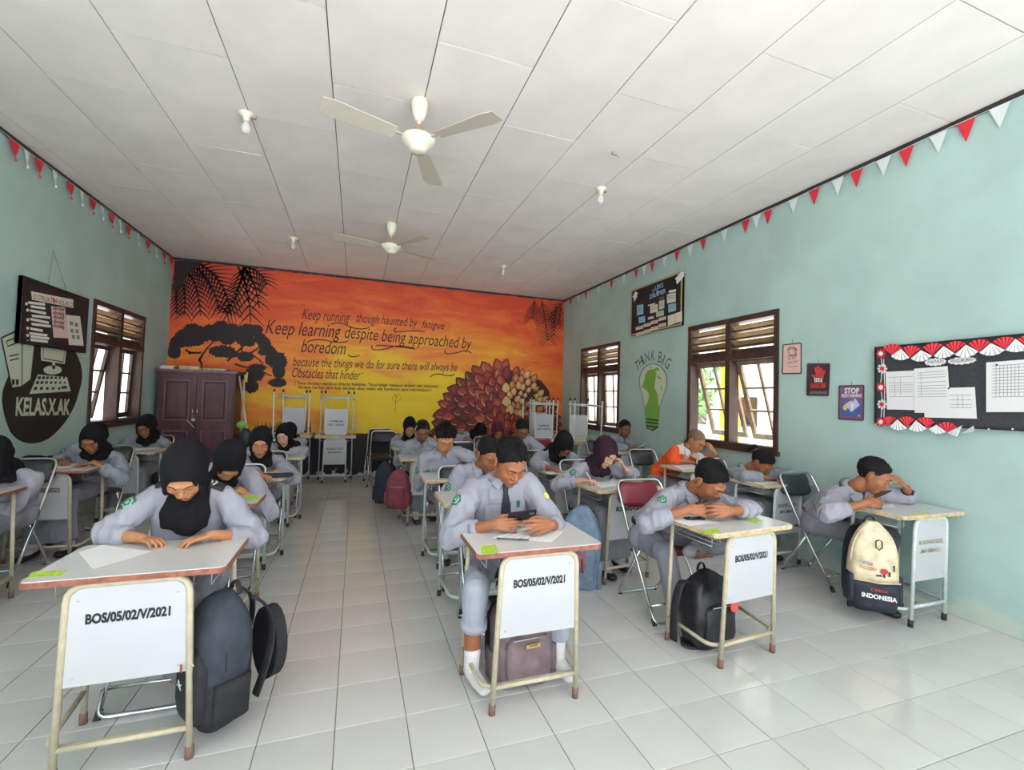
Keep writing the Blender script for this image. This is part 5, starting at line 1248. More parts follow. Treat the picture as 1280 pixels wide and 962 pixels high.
def flatpatch(c, n, up, pts, th=.0015):
    n = nrmz(n); x = nrmz(np.cross(up, n)); y = np.cross(n, x)
    return [c+x*u+y*v+n*.0 for u, v in pts], n*th
NP = [0]
def person(key, label, px, y, pitch=.7, yaw=0, roll=0, skin=1, hair='short', hij=None, shirt=None, pants=None, skirt=False, dx=0, dy=.46, wr=None, wl=None, er=None, el=None, hr='rest', hl='rest', dr=None, dl=None, br=None, bl=None,
           feet=None, knees=None, level=1, bib=.36, tie=False, glasses=False, epaul=False, patch=True, cuff=.72, extra=None, belt=False, sc=1.0, sock=True, rollcuff=False, tyaw=0, headband=False, orange=False, hipz=.50, hipx=None):
    """a seated student; px,y: photo pixel of the head centre and its distance from the front"""
    NP[0] += 1; seed = 100+NP[0]
    fem = 1 if (hij or skirt) else 0
    dk = DESKS[key][0]; bx, by = dk
    H = on(px[0], px[1], 1, y)
    HS = 1.055; RM = rotm(yaw, pitch, roll)*HS
    root = thing('person', label, 'person', (bx+dx, by+dy, 0)); O = V(bx+dx, by+dy, 0)
    vx = {0: .0105, 1: .008, 2: .0058}[level]
    Np = H+RM@V(0, .030, -.105)                       # top of neck inside the skull
    hips = V((bx+dx) if hipx is None else hipx, by+dy, hipz)
    NB_ = Np+nrmz(V((hips-Np)[0]*.4, .62, -.40))*.060     # neck base
    up = nrmz(NB_-hips); lat = nrmz(V(1, 0, 0)+V(0, 1, 0)*tyaw); lat = nrmz(lat-up*(lat@up)); fwd = np.cross(up, lat); fwd = fwd if fwd[1] < 0 else -fwd
    sw = (.150 if fem else .168)*sc; S0 = NB_-up*.022-V(0, 0, .004)
    SH = {-1: S0-lat*sw-V(0, 0, .028), 1: S0+lat*sw-V(0, 0, .028)}                # -1 = photo left = the subject's right
    # wrists
    desk = lambda u, v, z=.775: V(bx+u, by+v, z)
    Wt = {-1: wr if wr is not None else desk(-.10, -.02), 1: wl if wl is not None else desk(.10, -.04)}
    for s, dd_, bb_ in ((-1, dr, br), (1, dl, bl)):
        if isinstance(dd_, str):
            tgt = H+RM@V(*{'brow': (s*.035, -.100, .062), 'temple': (s*.072, -.055, .035)}[dd_])
            off = nrmz(V(*bb_)); Wt[s] = tgt+off*.155
            if s < 0: dr = -off; br = nrmz(tgt-H)
            else: dl = -off; bl = nrmz(tgt-H)
    for s in (-1, 1):
        if isinstance(Wt[s], tuple) and len(Wt[s]) == 3 and Wt[s][0] > 4.3 or (isinstance(Wt[s], tuple)): Wt[s] = on(Wt[s][0], Wt[s][1], 2, Wt[s][2]) if len(Wt[s]) == 3 else on(Wt[s][0], Wt[s][1], 1, Wt[s][3])
    hint = {-1: er or (-.75, .25, -.6), 1: el or (.75, .25, -.6)}
    EL = {s: ik(SH[s], Wt[s], .285*sc, .250*sc, hint[s]) for s in (-1, 1)}
    for s in (-1, 1):
        if EL[s][2] < .795 and EL[s][1] < by+.21 and abs(EL[s][0]-bx) < .33: EL[s][2] = .795
    # legs
    KN = {}; AN = {}
    for s in (-1, 1):
        KN[s] = knees[s] if knees else V(bx+dx+s*.105, by+dy-.43, .50)
        AN[s] = feet[s] if feet else V(bx+dx+s*.10, by+dy-.40+.05*s, .085)
    HP = {s: hips+V(s*.085, 0, 0) for s in (-1, 1)}
    # body: one continuous skin surface
    b = MB()
    ch = S0*.55+hips*.45-fwd*.03
    b.tube([hips, ch, S0], [(.12, .08), (.12, .08), (.09, .06)], 12, lat=lat, ends='round')
    b.tube([SH[-1]*.8+S0*.2, S0, SH[1]*.8+S0*.2], .042, 10, ends='round')
    b.tube([S0-up*.02, NB_, Np, Np+RM@V(0, -.01, .05)], [(.07, .06), (.054, .054), (.050 if fem else .055, .050 if fem else .055), (.05, .05)], 12, ends='round')
    hands = MB(); tips = {}
    for s in (-1, 1):
        b.tube([SH[s], (SH[s]+EL[s])/2, EL[s]], [.044*sc, .040*sc, .036*sc], 10, ends='round')
        b.tube([EL[s], EL[s]*.6+Wt[s]*.4, Wt[s]+(Wt[s]-EL[s])*.02], [.037*sc, .035*sc, (.024*sc)], 10, ends='round')
        dirv = (dr if s < 0 else dl); back = (br if s < 0 else bl); pose = hr if s < 0 else hl
        if dirv is None: dirv = nrmz(Wt[s]-EL[s])*.7+V(-s*.35, -.45, -.12)
        if back is None: back = V(s*.15, -.85, .35) if pose == 'hold' else V(0, 0, 1)
        hm, tp, K = hand_parts(Wt[s], np.array(dirv, float), np.array(back, float), s, pose, sc*(.92 if fem else 1.0)); tips[s] = (tp, K)
        hm.tube([EL[s]*.25+Wt[s]*.75, Wt[s]+nrmz(np.array(dirv, float))*.01], [.0265*sc, .0235*sc], 10, ends='round')
        hands.add(hm.v, hm.f)
        b.tube([HP[s], KN[s]], [.075, .052], 10, ends='round'); b.tube([KN[s], KN[s]*.55+AN[s]*.45+V(0, .015, 0), AN[s]], [.054, .050, .036], 10, ends='round')
        if extra and extra.get('bare') == s:
            td = nrmz(np.array(extra['toe'][s], float)); b.tube([AN[s], AN[s]+td*.07+V(0, 0, -.01), AN[s]+td*.15+V(0, 0, -.02)], [(.034, .032), (.040, .026), (.036, .016)], 10, lat=np.cross(td, (0, 0, 1.)), ends='round')
        else: b.tube([AN[s], AN[s]+V(0, -.02, -.03)], [.034, .026], 8, ends='round')
    co, fs = remesh(b, max(vx, .008), 4)
    hco, hfs = remesh(hands, {0: .0055, 1: .0042, 2: .0030}[level], 2)
    body = MB(); body.add(co, fs, 0, True); body.add(hco, hfs, 0, True)
    P, F_, lip = HEADS[fem]; hp = P@RM.T*1.0+H; o_ = len(body.v); body.v += [tuple(p) for p in hp]
    for f, l in zip(F_, lip): body.f.append(tuple(i+o_ for i in f)); body.m.append(l); body.sm.append(True)
    if not hij:
        for s in (-1, 1):
            e = ear_mb(s); ev = (np.array(e.v)@RM.T)+H; body.add(ev, e.f, 0, True)
    body.v = [tuple(np.array(p)-O) for p in body.v]
    bo = body.build('body', [skin_mat(skin), lip_mat(skin)], root)
    M4 = Matrix(RM.tolist()).to_4x4(); M4.translation = Vector(H-O)
    fe = features(fem)
    for nm, me in (fe if level else [q for q in fe if q[0] != 'eyelid_crease']):
        o = link(nm, me, bo); o.matrix_local = M4
    # head cover
    if hij:
        q, f = hijab_cap(seed); q = q@RM.T+H
        hb = MB(); tz = RM@V(0, 0, 1)
        c1 = H+RM@V(0, .022, -.070); c2 = NB_+up*.012
        hb.ell(H+RM@V(0, .042, .012), (.088, .075, .088), RM, 16, 12)
        hb.tube([H+RM@V(0, .035, -.03), c1, c2, S0-up*.02], [(.075, .075), (.070, .068), (.088, .080), (.125, .095)], 16, lat=lat, ends='round')
        hb.tube([S0-lat*sw*.72-up*.01, S0, S0+lat*sw*.72-up*.01], [.045, .07, .045], 12, ends='round')
        # bib falling in front of the chest
        chin = H+RM@V(0, -.012, -.128)
        end = chin*.45+(S0+fwd*.14)*.55; end = V(end[0], end[1], max(chin[2]-bib, .79))
        mid = (chin+end)/2+fwd*.02; m0 = chin*.5+c2*.5
        hb.tube([m0, chin*.7+mid*.3, mid, end*.8+mid*.2, end], [(.084, .050), (.098, .050), (.108, .046), (.094, .034), (.050, .020)], 16, lat=lat, ends='round')
        hco2, hf2 = remesh(hb, {0: .011, 1: .009, 2: .007}[level], 5)
        N_ = vnormals(hco2, hf2); w_ = sstep(.0, .10, H[2]-hco2[:, 2])
        hco2 = hco2+N_*((waves(hco2, seed, 48, (1, .9, .22), 8)-.8*np.abs(waves(hco2, seed+2, 30, (.7, .7, .5), 6)))*.0050*(.5+w_))[:, None]
        # keep cloth off the face opening
        loc = (hco2-H)@RM/HS**2; bad = (loc[:, 1] < .03) & ((loc[:, 0]/.058)**2+((loc[:, 2]+.012)/.102)**2 < 1.1)
        hco2[bad] += (RM@V(0, 1, 0))*np.maximum(0, -.035-loc[bad, 1])[:, None]
        hh = MB(); hh.add(q-O, f, 0, True); hh.add(hco2-O, hf2, 0, True)
        hh.build('headscarf', hij, root)
    else:
        q, f = hair_mesh(hair, seed); hm_ = MB(); hm_.add(q@RM.T+H-O, f, 0, True)
        if level and hair != 'crop':
            g = np.random.default_rng(seed); ln = {'short': .016, 'swept': .030, 'buzz': .008}.get(hair, .010); pick = g.choice(len(q), min(len(q), 1300 if level == 2 else 500))
            for i in pick:
                p = q[i]; 
                if p[2] < (.045 if hair in ('short', 'swept') else .03): continue
                n_ = nrmz(p-V(0, .02, .0)); tn = nrmz(n_*.55+V(g.uniform(-.3, .3), -.75 if hair != 'swept' else -.5, .25 if hair != 'swept' else .9)+g.normal(size=3)*.12)
                a_ = nrmz(np.cross(tn, n_))*.0022; b_ = n_*.0015; L_ = ln*g.uniform(.5, 1.1)
                hm_.add([(RM@(p-n_*.003+k))+H-O for k in (a_, -a_, b_)]+[(RM@(p+tn*L_-n_*.002))+H-O], [(0, 1, 3), (1, 2, 3), (2, 0, 3)], 0, False)
        hmat = M_hairb if hair == 'crop' else M_hair
        if hair == 'pony':
            t0 = H+RM@V(0, .10, .045)
            hm_.tube([t0-O, t0+RM@V(0, .04, .012)-O, t0+RM@V(-.01, .06, -.03)-O, t0+RM@V(-.01, .055, -.08)-O], [.018, .026, .024, .008], 10, ends='round')
        if hair == 'bun':
            t0 = H+RM@V(0, .105, .03); hm_.ell(t0-O, (.034, .03, .034), RM, 12, 8)
        ho = hm_.build('hair', hmat, root)
        if hair == 'pony': 
            t0 = H+RM@V(0, .105, .048)-O; MB().tube([t0, t0+RM@V(0, .012, .003)], .023, 10).build('hair_tie', mat('pale pink cloth', srgb(214, 170, 170)), ho)
        if headband:
            pts = [RM@(V(math.sin(a)*.084, .0+.018-.0, .012+math.cos(a)*.104))+H-O+RM@V(0, -.03, 0) for a in np.linspace(-1.55, 1.55, 16)]
            MB().tube(pts, [(.008, .003)]*16, 6, lat=RM@V(0, 1, 0)).build('hair_band', mat('white band', (.75, .75, .75)), ho)
    if glasses:
        g = MB()
        for s in (-1, 1):
            c = V(s*.031, -.099, .002); g.tube([H-O+RM@(c+V(math.cos(a)*.021, 0, math.sin(a)*.016)) for a in np.linspace(0, 6.28, 16, endpoint=False)], .0011, 5, closed=True)
            g.tube([H-O+RM@V(s*.052, -.098, .004), H-O+RM@V(s*.070, -.06, .008), H-O+RM@V(s*.074, .0, .006)], .0011, 5)
        g.tube([H-O+RM@V(-.010, -.099, .004), H-O+RM@V(.010, -.099, .004)], .0011, 5); g.build('eyeglasses', M_lash, root)
    # shirt
    sh = MB()
    waist = hips+V(0, .01, .10); belly = hips*.62+S0*.38-fwd*.035; chest = hips*.25+S0*.75-fwd*.012
    sh.tube([hips+V(0, 0, .02), waist, belly, chest, S0, NB_-up*.005], [(.160, .120), (.158, .118), (.164, .122), (.178*sc, .122), (.138*sc, .082), (.068, .060)], 18, lat=lat, ends='round')
    sh.tube([SH[-1]*.92+S0*.08, S0-fwd*.005, SH[1]*.92+S0*.08], [.058*sc, .066, .058*sc], 12, ends='round')
    for s in (-1, 1):
        e, wv = EL[s], Wt[s]; q = e+(wv-e)*cuff
        sh.tube([SH[s]-lat*s*.012, SH[s]*.5+e*.5-V(0, 0, .008), e], [.064*sc, .070*sc, .060*sc], 14, ends='round')
        sh.tube([e, e*.45+q*.55, q-(q-e)*.10, q], [.060*sc, .057*sc, .050*sc, .043*sc], 14)
    sco, sfs = remesh(sh, vx, 4)
    N_ = vnormals(sco, sfs)
    # folds: stronger round elbows and waist
    de = np.minimum(np.linalg.norm(sco-EL[-1], axis=1), np.linalg.norm(sco-EL[1], axis=1)); amp = .0078+.0075*np.exp(-(de/.10)**2)
    wv_ = waves(sco, seed+7, 42, (1, 1, .5), 9); wv2 = waves(sco, seed+9, 95, (1, 1, .6), 7)
    sco = sco+N_*((-np.abs(wv_)**.8+.6)*amp+wv2*.0016)[:, None]
    smb = MB(); smb.add(sco-O, sfs, 0, True); mats_ = [shirt or M_shirt]
    if orange:
        mats_ = [M_orange, M_orw]
        cc = sco; 
        for i, f in enumerate(smb.f):
            c = cc[list(f)].mean(0); r_ = c-S0
            if (r_@up > -.015 and abs(r_@lat) < .15) or (r_@fwd > 0 and r_@up > -.06 and abs(r_@lat) < .035): smb.m[i] = 1
    so = smb.build('shirt', mats_, root)
    # nearest surface helper for patches
    def snap(p, d):
        v = sco-p; t = v@d; r2 = np.linalg.norm(v-np.outer(t, d), axis=1); c = (r2 < .014+vx) & (N_@d > .05); 
        if not c.any(): return p, d
        i = np.where(c)[0]; tt = t[i].max(); j = i[np.argmax(t[i])]; return p+d*tt, nrmz(N_[j]*.6+d*.4)
    for s in (-1, 1):  # cuffs
        e, wv = EL[s], Wt[s]; q = e+(wv-e)*cuff; u_ = nrmz(wv-e)
        if level: MB().tube([q-u_*.030-O, q+u_*.004-O], [.0480*sc, .0465*sc], 16).build('cuff', mats_[0], so)
    if not hij:  # collar wings
        nd = nrmz(Np-NB_)
        cc = NB_+nd*.012; cm = MB()
        ring = [(cc+(lat*math.sin(a)*.064+fwd*math.cos(a)*.064)+nd*.030-O, cc+(lat*math.sin(a)*.096+fwd*math.cos(a)*.094)-nd*.004-O) for a in np.linspace(.30, 6.283-.30, 22)]
        vs = [p for pr in ring for p in pr]; n_ = len(ring); fs_ = [(2*i, 2*i+1, 2*i+3, 2*i+2) for i in range(n_-1)]
        inn = [np.array(p)*1.0-(np.array(p)-(cc-O))*.05 for p in vs]; k = len(vs)
        cm.add(vs+inn, fs_+[tuple(j+k for j in f[::-1]) for f in fs_]+[(0, k, k+1, 1), (2*n_-2, 2*n_-1, 2*n_-1+k, 2*n_-2+k)]+[(2*i, 2*i+2, 2*i+2+k, 2*i+k) for i in range(n_-1)]+[(2*i+1, 2*i+1+k, 2*i+3+k, 2*i+3) for i in range(n_-1)], 0, True)
        for s in (-1, 1):
            a = s*.32; p0 = cc+(lat*math.sin(a)*.064+fwd*math.cos(a)*.062)+nd*.030; p1 = cc+(lat*math.sin(s*.95)*.100+fwd*math.cos(s*.95)*.098)-nd*.004; p2 = cc+lat*s*.046+fwd*.128-nd*.048; p3 = cc+(lat*s*.010+fwd*.086)+nd*.012
            nn = nrmz(fwd+nd*.4)
            L = [p0-O, p3-O, p2-O, p1-O]; cm.prism([q-nn*.002 for q in L], nn, .005)
        cm.build('collar', M_orw if orange else mats_[0], so)
        MB().tube([cc+nd*-.01+fwd*.074-O, NB_+fwd*.10-up*.12-O, NB_+fwd*.125-up*.25-O], [(.010, .004)]*3, 8, lat=lat).build('button_placket', mats_[0], so) if not orange and level else None
    if tie:
        tm = MB(); a = NB_+fwd*.094-up*.022; 
        c1, n1 = a, fwd
        pts = []
        for k_, (u, w_) in enumerate(((.0, .014), (.03, .016), (.05, .013), (.11, .024), (.2, .033), (.28, .038), (.31, .010))):
            c = NB_-up*u+fwd*.02; p, n = snap(c, fwd); pts.append((p+fwd*.008, w_))
        tm.tube([p-O for p, _ in pts], [(w_, .004) for _, w_ in pts], 8, lat=lat); tm.build('tie', M_tie, so)
    if level:
        # pocket and name strip on the chest, badge on the sleeve
        for s in ((-1, 1) if not hij else ()):
            p, n = snap(S0-up*.13+lat*s*.075, fwd); L, th = flatpatch(p-O, n, up, [(-.042, -.05), (.042, -.05), (.042, .035), (-.042, .035)]); MB().prism([q-n*.004 for q in L], nrmz(n), .0075).build('pocket', mats_[0], so)
            L, th = flatpatch(p-O, n, up, [(-.044, .015), (.044, .015), (.044, .045), (-.044, .045)]); MB().prism([q for q in L], nrmz(n), .0055).build('pocket_flap', mats_[0], so)
    if patch and not orange:
        side = -1
        ax = nrmz(EL[side]-SH[side]); outv = nrmz(-lat*.85+V(0, -.55, 0)); outv = nrmz(outv-ax*(outv@ax))
        p, n = snap(SH[side]*.62+EL[side]*.38, outv); n = nrmz(n-ax*(n@ax)+1e-6)
        pts = []
        for i in range(12):
            a = i*math.pi/6; r_ = .034 if i % 2 else .028; pts.append((r_*.9*math.sin(a), r_*1.1*math.cos(a)))
        for m_, k, l in ((M_pg, 1, .0), (M_pg2, .74, .0022), (M_pg, .52, .0034), (M_pg2, .28, .0046)):
            # curved badge: project each point on the sleeve
            x = nrmz(np.cross(-ax, n)); y_ = -ax; L = []
            for u, v in pts:
                c = p+x*u*k+y_*v*k; L.append(c-n*(u*k)**2*9-O+n*(.0035+l*.7))
            ctr = sum(L)/len(L)+n*.0008; mb_ = MB(); nn = len(L); vs = L+[ctr]+[q-n*.006 for q in L]
            f_ = [(i, (i+1) % nn, nn) for i in range(nn)]
            if np.cross(L[1]-L[0], ctr-L[0])@n < 0: f_ = [q[::-1] for q in f_]
            f_ += [(i, (i+1) % nn, nn+1+(i+1) % nn, nn+1+i) for i in range(nn)]
            mb_.add(vs, f_, 0, True)
            if k == 1: badge = mb_.build('sleeve_badge', m_, so); root_b = badge
            elif level or k > .5: mb_.build('badge_ring', m_, badge) if False else mb_.build('badge_ring', m_, so)
        if tie:
            ax2 = nrmz(EL[1]-SH[1]); ov = nrmz(lat*.5+V(0, -.8, 0)); ov = nrmz(ov-ax2*(ov@ax2)); p, n = snap(SH[1]*.6+EL[1]*.4, ov); n = nrmz(n-ax2*(n@ax2)+1e-6)
            L, _ = flatpatch(p-O, n, -ax2, [(.016*math.sin(a), .022*math.cos(a)) for a in np.linspace(0, 6.28, 8, endpoint=False)]); MB().prism([q+n*.001 for q in L], n, .003).build('yellow_sleeve_badge', M_py, so)
            p, n = snap(S0-up*.10+lat*.075, fwd); L, _ = flatpatch(p-O, n, up, [(-.01, -.02), (.01, -.02), (.012, .012), (0, .022), (-.012, .012)]); MB().prism([q+n*.004 for q in L], n, .003).build('chest_badge', M_pg, so)
    if epaul:
        for s in (-1, 1):
            c = SH[s]*.72+S0*.28; ax = nrmz(SH[s]-S0); p, n = snap(c, nrmz(up*.75+V(0, 0, .5)+V(0, -.25, 0)))
            x = nrmz(ax-n*(ax@n)); y_ = np.cross(n, x); mb_ = MB(); rows = []
            for u in np.linspace(-.045, .055, 5):
                for v in (-.032, -.011, .011, .032): rows.append(p+x*u+y_*v-n*(v*v*8+max(0, u)**2*6)+n*.007-O)
            f_ = [(i*4+j, (i+1)*4+j, (i+1)*4+j+1, i*4+j+1) for i in range(4) for j in range(3)]
            if np.cross(rows[4]-rows[0], rows[1]-rows[0])@n < 0: f_ = [q[::-1] for q in f_]
            K_ = len(rows); rim = [0, 1, 2, 3, 7, 11, 15, 19, 18, 17, 16, 12, 8, 4]
            mb_.add(rows+[q-n*.008 for q in rows], f_+[(rim[i], rim[(i+1) % 14], rim[(i+1) % 14]+K_, rim[i]+K_) for i in range(14)], 0, True)
            eo = mb_.build('epaulette', M_ep, so)
            for u0 in (-.028, -.008):
                cm = MB(); A = [p+x*(u0+.012*(1-abs(v)/.022))*1-0*y_+y_*v-n*(v*v*8)+n*.0085-O for v in (-.022, 0, .022)]
                cm.tube([q for q in A], [(.0045, .0012)]*3, 6, lat=x); cm.build('chevron', M_epw, so)
    # trousers or skirt
    lo = MB(); pm = pants or (M_skirt if skirt or hij else M_pant)
    lo.tube([hips+V(-.10, .0, -.0), hips+V(.10, 0, -.0)], [(.10, .105)]*2, 14, ends='round'); lo.tube([hips+V(0, .01, 0), hips+V(0, .012, .10)], [(.158, .118), (.152, .112)], 16, lat=(1, 0, 0), ends='round')
    kz = {}
    for s in (-1, 1):
        en = AN[s]+(KN[s]-AN[s])*((.50 if s < 0 else .2) if rollcuff else .10); kz[s] = en
        lo.tube([HP[s], HP[s]*.5+KN[s]*.5, KN[s]], [.098, .084, .070], 12, ends='round'); lo.tube([KN[s], KN[s]*.5+en*.5, en], [.070, .066, .060], 12)
    if skirt or hij:
        lo.tube([(HP[-1]+HP[1])/2, (KN[-1]+KN[1])/2], [(.17, .085), (.17, .072)], 14, lat=(1, 0, 0), ends='round'); lo.tube([(KN[-1]+KN[1])/2, (kz[-1]+kz[1])/2], [(.165, .07), (.185, .085)], 14, lat=(1, 0, 0))
    lco, lfs = remesh(lo, max(vx, .008), 4); N2 = vnormals(lco, lfs); lco = lco+N2*((-np.abs(waves(lco, seed+3, 38, (1, 1, .4), 8))+.6)*.0045)[:, None]
    lm = MB(); lm.add(lco-O, lfs, 0, True); lw = lm.build('skirt' if (skirt or hij) else 'trousers', pm, root)
    if rollcuff:
        en = kz[-1]; u_ = nrmz(AN[-1]-KN[-1]); MB().tube([en-u_*.035-O, en+u_*.006-O], .067, 16).build('rolled_hem', pm, lw)
    if belt or level == 2 and not hij:
        bt = hips+V(0, .012, .105); MB().tube([bt-V(0, 0, .016)-O, bt+V(0, 0, .016)-O], [(.163, .122)]*2, 26, lat=(1, 0, 0)).build('belt', M_belt, lw)
    # socks and shoes
    for s in (-1, 1):
        a = AN[s]; t = nrmz(a-KN[s]); fo = V(0, -1, 0) if not (extra and extra.get('toe', {}).get(s) is not None) else nrmz(np.array(extra['toe'][s], float))
        dn = V(0, 0, -1)
        sk = MB(); sk.tube([a-t*(.07 if rollcuff else .12), a-t*.04, a+t*.01], [.044, .041, .040], 12, ends='round'); (extra and extra.get('bare') == s) or sk.tube([a+dn*.03+fo*-.02, a+dn*.045+fo*.06, a+dn*.052+fo*.14], [(.034, .036), (.038, .030), (.033, .022)], 12, lat=np.cross(fo, dn), ends='round')
        c_, f_ = remesh(sk, .008, 3); m_ = MB(); m_.add(c_-O, f_, 0, True); m_.build('sock', M_sock if sock else M_sockg, root)
        if not (extra and s in extra.get('noshoe', ())):
            sm_ = MB(); sm_.tube([a+dn*.045-fo*.035, a+dn*.052+fo*.05, a+dn*.056+fo*.15], [(.042, .040), (.044, .034), (.038, .026)], 12, lat=np.cross(fo, dn), ends='round')
            c_, f_ = remesh(sm_, .009, 3); c_[:, 2] = np.maximum(c_[:, 2], .002) if a[2] < .15 else c_[:, 2]; m_ = MB(); m_.add(c_-O, f_, 0, True); m_.build('shoe', M_shoe, root)
    root['_t'] = 0; del root['_t']
    return dict(root=root, H=H, RM=RM, W=Wt, E=EL, tips=tips, O=O, S=SH, up=up, fwd=fwd, lat=lat)
# ------------------------------------------------------------------ the class, placed by sight lines
def W3(x, y, z): return on(x, y, 2, z)
PPL = {}
def seat(k, *a, **kw): PPL[k] = person(k, *a, **kw)
seat('A1', 'girl in black headscarf at the front left with hands folded, black epaulettes', (232, 590), 2.42, pitch=.85, yaw=.10, skin=0, hij=M_hij, level=2, epaul=True, bib=.26,
     wr=W3(176, 672, .785), wl=W3(265, 668, .79), hr='fold', hl='rest', dr=(.75, -.45, -.08), dl=(-.85, -.30, -.12), dy=.42, cuff=.62, sc=.90, er=(-.95, .25, -.45), el=(.60, .25, -.50), knees={-1: V(-.88, 2.36, .50), 1: V(-.68, 2.36, .50)}, feet={-1: V(-.66, 2.56, .085), 1: V(-.56, 2.62, .085)})
seat('C1', 'boy with a dark tie looking down at his phone at the front middle desk', (638, 578), 2.37, pitch=.62, yaw=.12, roll=-.03, skin=1, hair='short', level=2, tie=True, sc=1.04,
     wr=W3(615, 655, .80), wl=W3(690, 655, .80), hr='hold', hl='hold', dr=(.85, -.25, 0.02), dl=(-.85, -.28, .02), er=(-.9, .35, -.7), el=(.65, .35, -.8), cuff=.66, pants=M_pant2, rollcuff=True,
     knees={-1: V(.60, 2.20, .50), 1: V(1.06, 2.22, .49)}, feet={-1: V(.60, 2.24, .10), 1: V(1.07, 2.22, .10)}, extra={'noshoe': (-1, 1), 'toe': {-1: (.25, -1, 0), 1: (0, -1, 0)}}, dy=.47)
seat('D1', 'boy with cropped hair leaning over his phone at the right front, maroon chair', (886, 601), 2.30, pitch=.72, yaw=.30, roll=-.10, skin=1, hair='short', level=2, belt=True, sc=1.04,
     wr=W3(860, 636, .82), wl=W3(915, 638, .82), hr='hold', hl='hold', dr=(.85, -.25, -.05), dl=(-.75, .1, -.02), er=(-1, .2, -.5), el=(1, .3, -.4), cuff=.6, dx=-.10, dy=.56, pants=M_pant, sock=False,
     knees={-1: V(1.93, 2.45, .48), 1: V(2.50, 2.50, .50)}, feet={-1: V(1.99, 2.40, .10), 1: on(862, 689, 1, 2.40)}, extra={'noshoe': (-1, 1), 'bare': 1, 'toe': {-1: (-.3, -1, 0), 1: (1, -.1, -.05)}})
seat('E1', 'boy at the right wall propping his forehead, black wristwatch, phone in hand', (1091, 594), 2.28, pitch=.50, yaw=.55, roll=.0, skin=1, hair='buzz', level=2, belt=True, sc=1.04,
     wr=W3(1083, 628, .80), hr='hold', hl='head', dr=(.95, -.2, .02), dl='brow', bl=(.75, -.05, -.55), er=(-1, .2, -.4), el=(.4, -.1, -1), cuff=.55, dx=-.04, dy=.55)
seat('A2', 'girl in black headscarf bent low at the second desk, face turned right', (286, 577), 3.38, pitch=1.05, yaw=.30, roll=.15, skin=0, hij=M_hij, bib=.16, wr=W3(268, 622, .785), wl=W3(300, 612, .785), hr='rest', hl='rest', dl=(-.8, -.3, -.1), dy=.44)
seat('A3', 'girl in a long black headscarf facing forward behind the dark pencil case', (326, 553), 4.45, pitch=.35, yaw=.10, skin=0, hij=M_hij, bib=.27, wr=W3(325, 592, .785), wl=W3(345, 590, .785), dl=(-.9, -.3, -.1), dy=.50)
seat('A4', 'girl in black headscarf peering round the long-veiled girl', (356, 544), 5.75, pitch=.30, yaw=-.25, roll=-.15, skin=3, hij=M_hij, bib=.22, level=0, dy=.46)
seat('A5', 'student leaning forward behind the last girls of the left aisle row', (362, 541), 6.80, pitch=.9, skin=1, hij=M_hij, bib=.2, level=0, epaul=True, dy=.46, dx=.05)
seat('G6', 'girl in black headscarf cut off by the left edge of the picture', (-10, 572), 3.95, pitch=.7, skin=0, hij=M_hij, bib=.22, wr=W3(-40, 600, .785), wl=W3(12, 600, .785), dy=.46, dx=.05, dl=(-.9, -.3, -.1), shirt=M_shirt)
seat('G7', 'girl in black headscarf writing below the painted oval', (117, 548), 5.02, pitch=.60, yaw=-.05, roll=.08, skin=1, hij=M_hij, bib=.19, shirt=M_shirt2, wr=W3(78, 576, .785), wl=W3(118, 578, .785), hr='write', dl=(-.9, -.3, -.1), dy=.42)
seat('G8', 'girl with glasses and black headscarf holding a phone under the left window', (183, 533), 6.38, pitch=.45, yaw=-.1, skin=1, hij=M_hij, glasses=True, bib=.19, shirt=M_shirt2, wr=W3(172, 551, .80), wl=W3(192, 552, .80), hr='hold', hl='hold', dy=.46, level=1)
seat('C2', 'boy with faded sides looking right, second in the middle row', (611, 568), 3.22, pitch=.55, yaw=.30, roll=-.05, skin=1, hair='buzz', wr=W3(590, 606, .785), wl=W3(640, 612, .785), dy=.44, sc=1.03)
seat('C3', 'boy with swept-up dark hair, third in the middle row', (556, 549), 4.12, pitch=.50, yaw=.05, skin=0, hair='swept', wr=W3(545, 583, .785), wl=W3(572, 582, .785), dr=(.9, -.1, 0), dl=(-.9, -.2, 0), dy=.47)
seat('C4', 'girl with a white hair band, fourth in the middle row', (528, 539), 5.35, pitch=.45, skin=2, hair='bun', skirt=True, headband=True, wr=W3(520, 563, .785), wl=W3(536, 562, .785), dr=(.8, -.3, 0), dl=(-.8, -.2, 0), dy=.46, level=1)
seat('C5', 'girl in black headscarf half hidden behind the girl with the hair band', (512, 534), 6.40, pitch=.5, skin=0, hij=M_hij, bib=.2, level=0, dy=.46, dx=-.06)
seat('D2', 'girl in plum black headscarf writing with her head propped on her hand', (757, 566), 3.48, pitch=.62, yaw=.22, roll=.12, skin=3, hij=M_hijp, bib=.22, wr=W3(729, 600, .785), hr='write', hl='head', dl='temple', bl=(.55, -.05, -.85), er=(-1, .1, -.4), el=(1, -.2, -1), dy=.46)
seat('D3', 'girl in black headscarf with head bent low, writing', (704, 556), 4.32, pitch=1.0, yaw=.25, roll=.05, skin=1, hij=M_hij, bib=.18, wr=W3(689, 585, .785), wl=W3(720, 585, .785), hr='write', dy=.44)
seat('D4', 'boy sitting before the painted fruit, face lowered', (652, 537), 5.40, pitch=.60, yaw=.10, skin=2, hair='short', level=0, wr=W3(650, 561, .785), wl=W3(668, 560, .785), dy=.46)
seat('D5', 'girl in maroon headscarf at the back', (622, 539), 6.25, pitch=.55, yaw=.05, skin=1, hij=M_hijm, bib=.22, level=0, dy=.46)
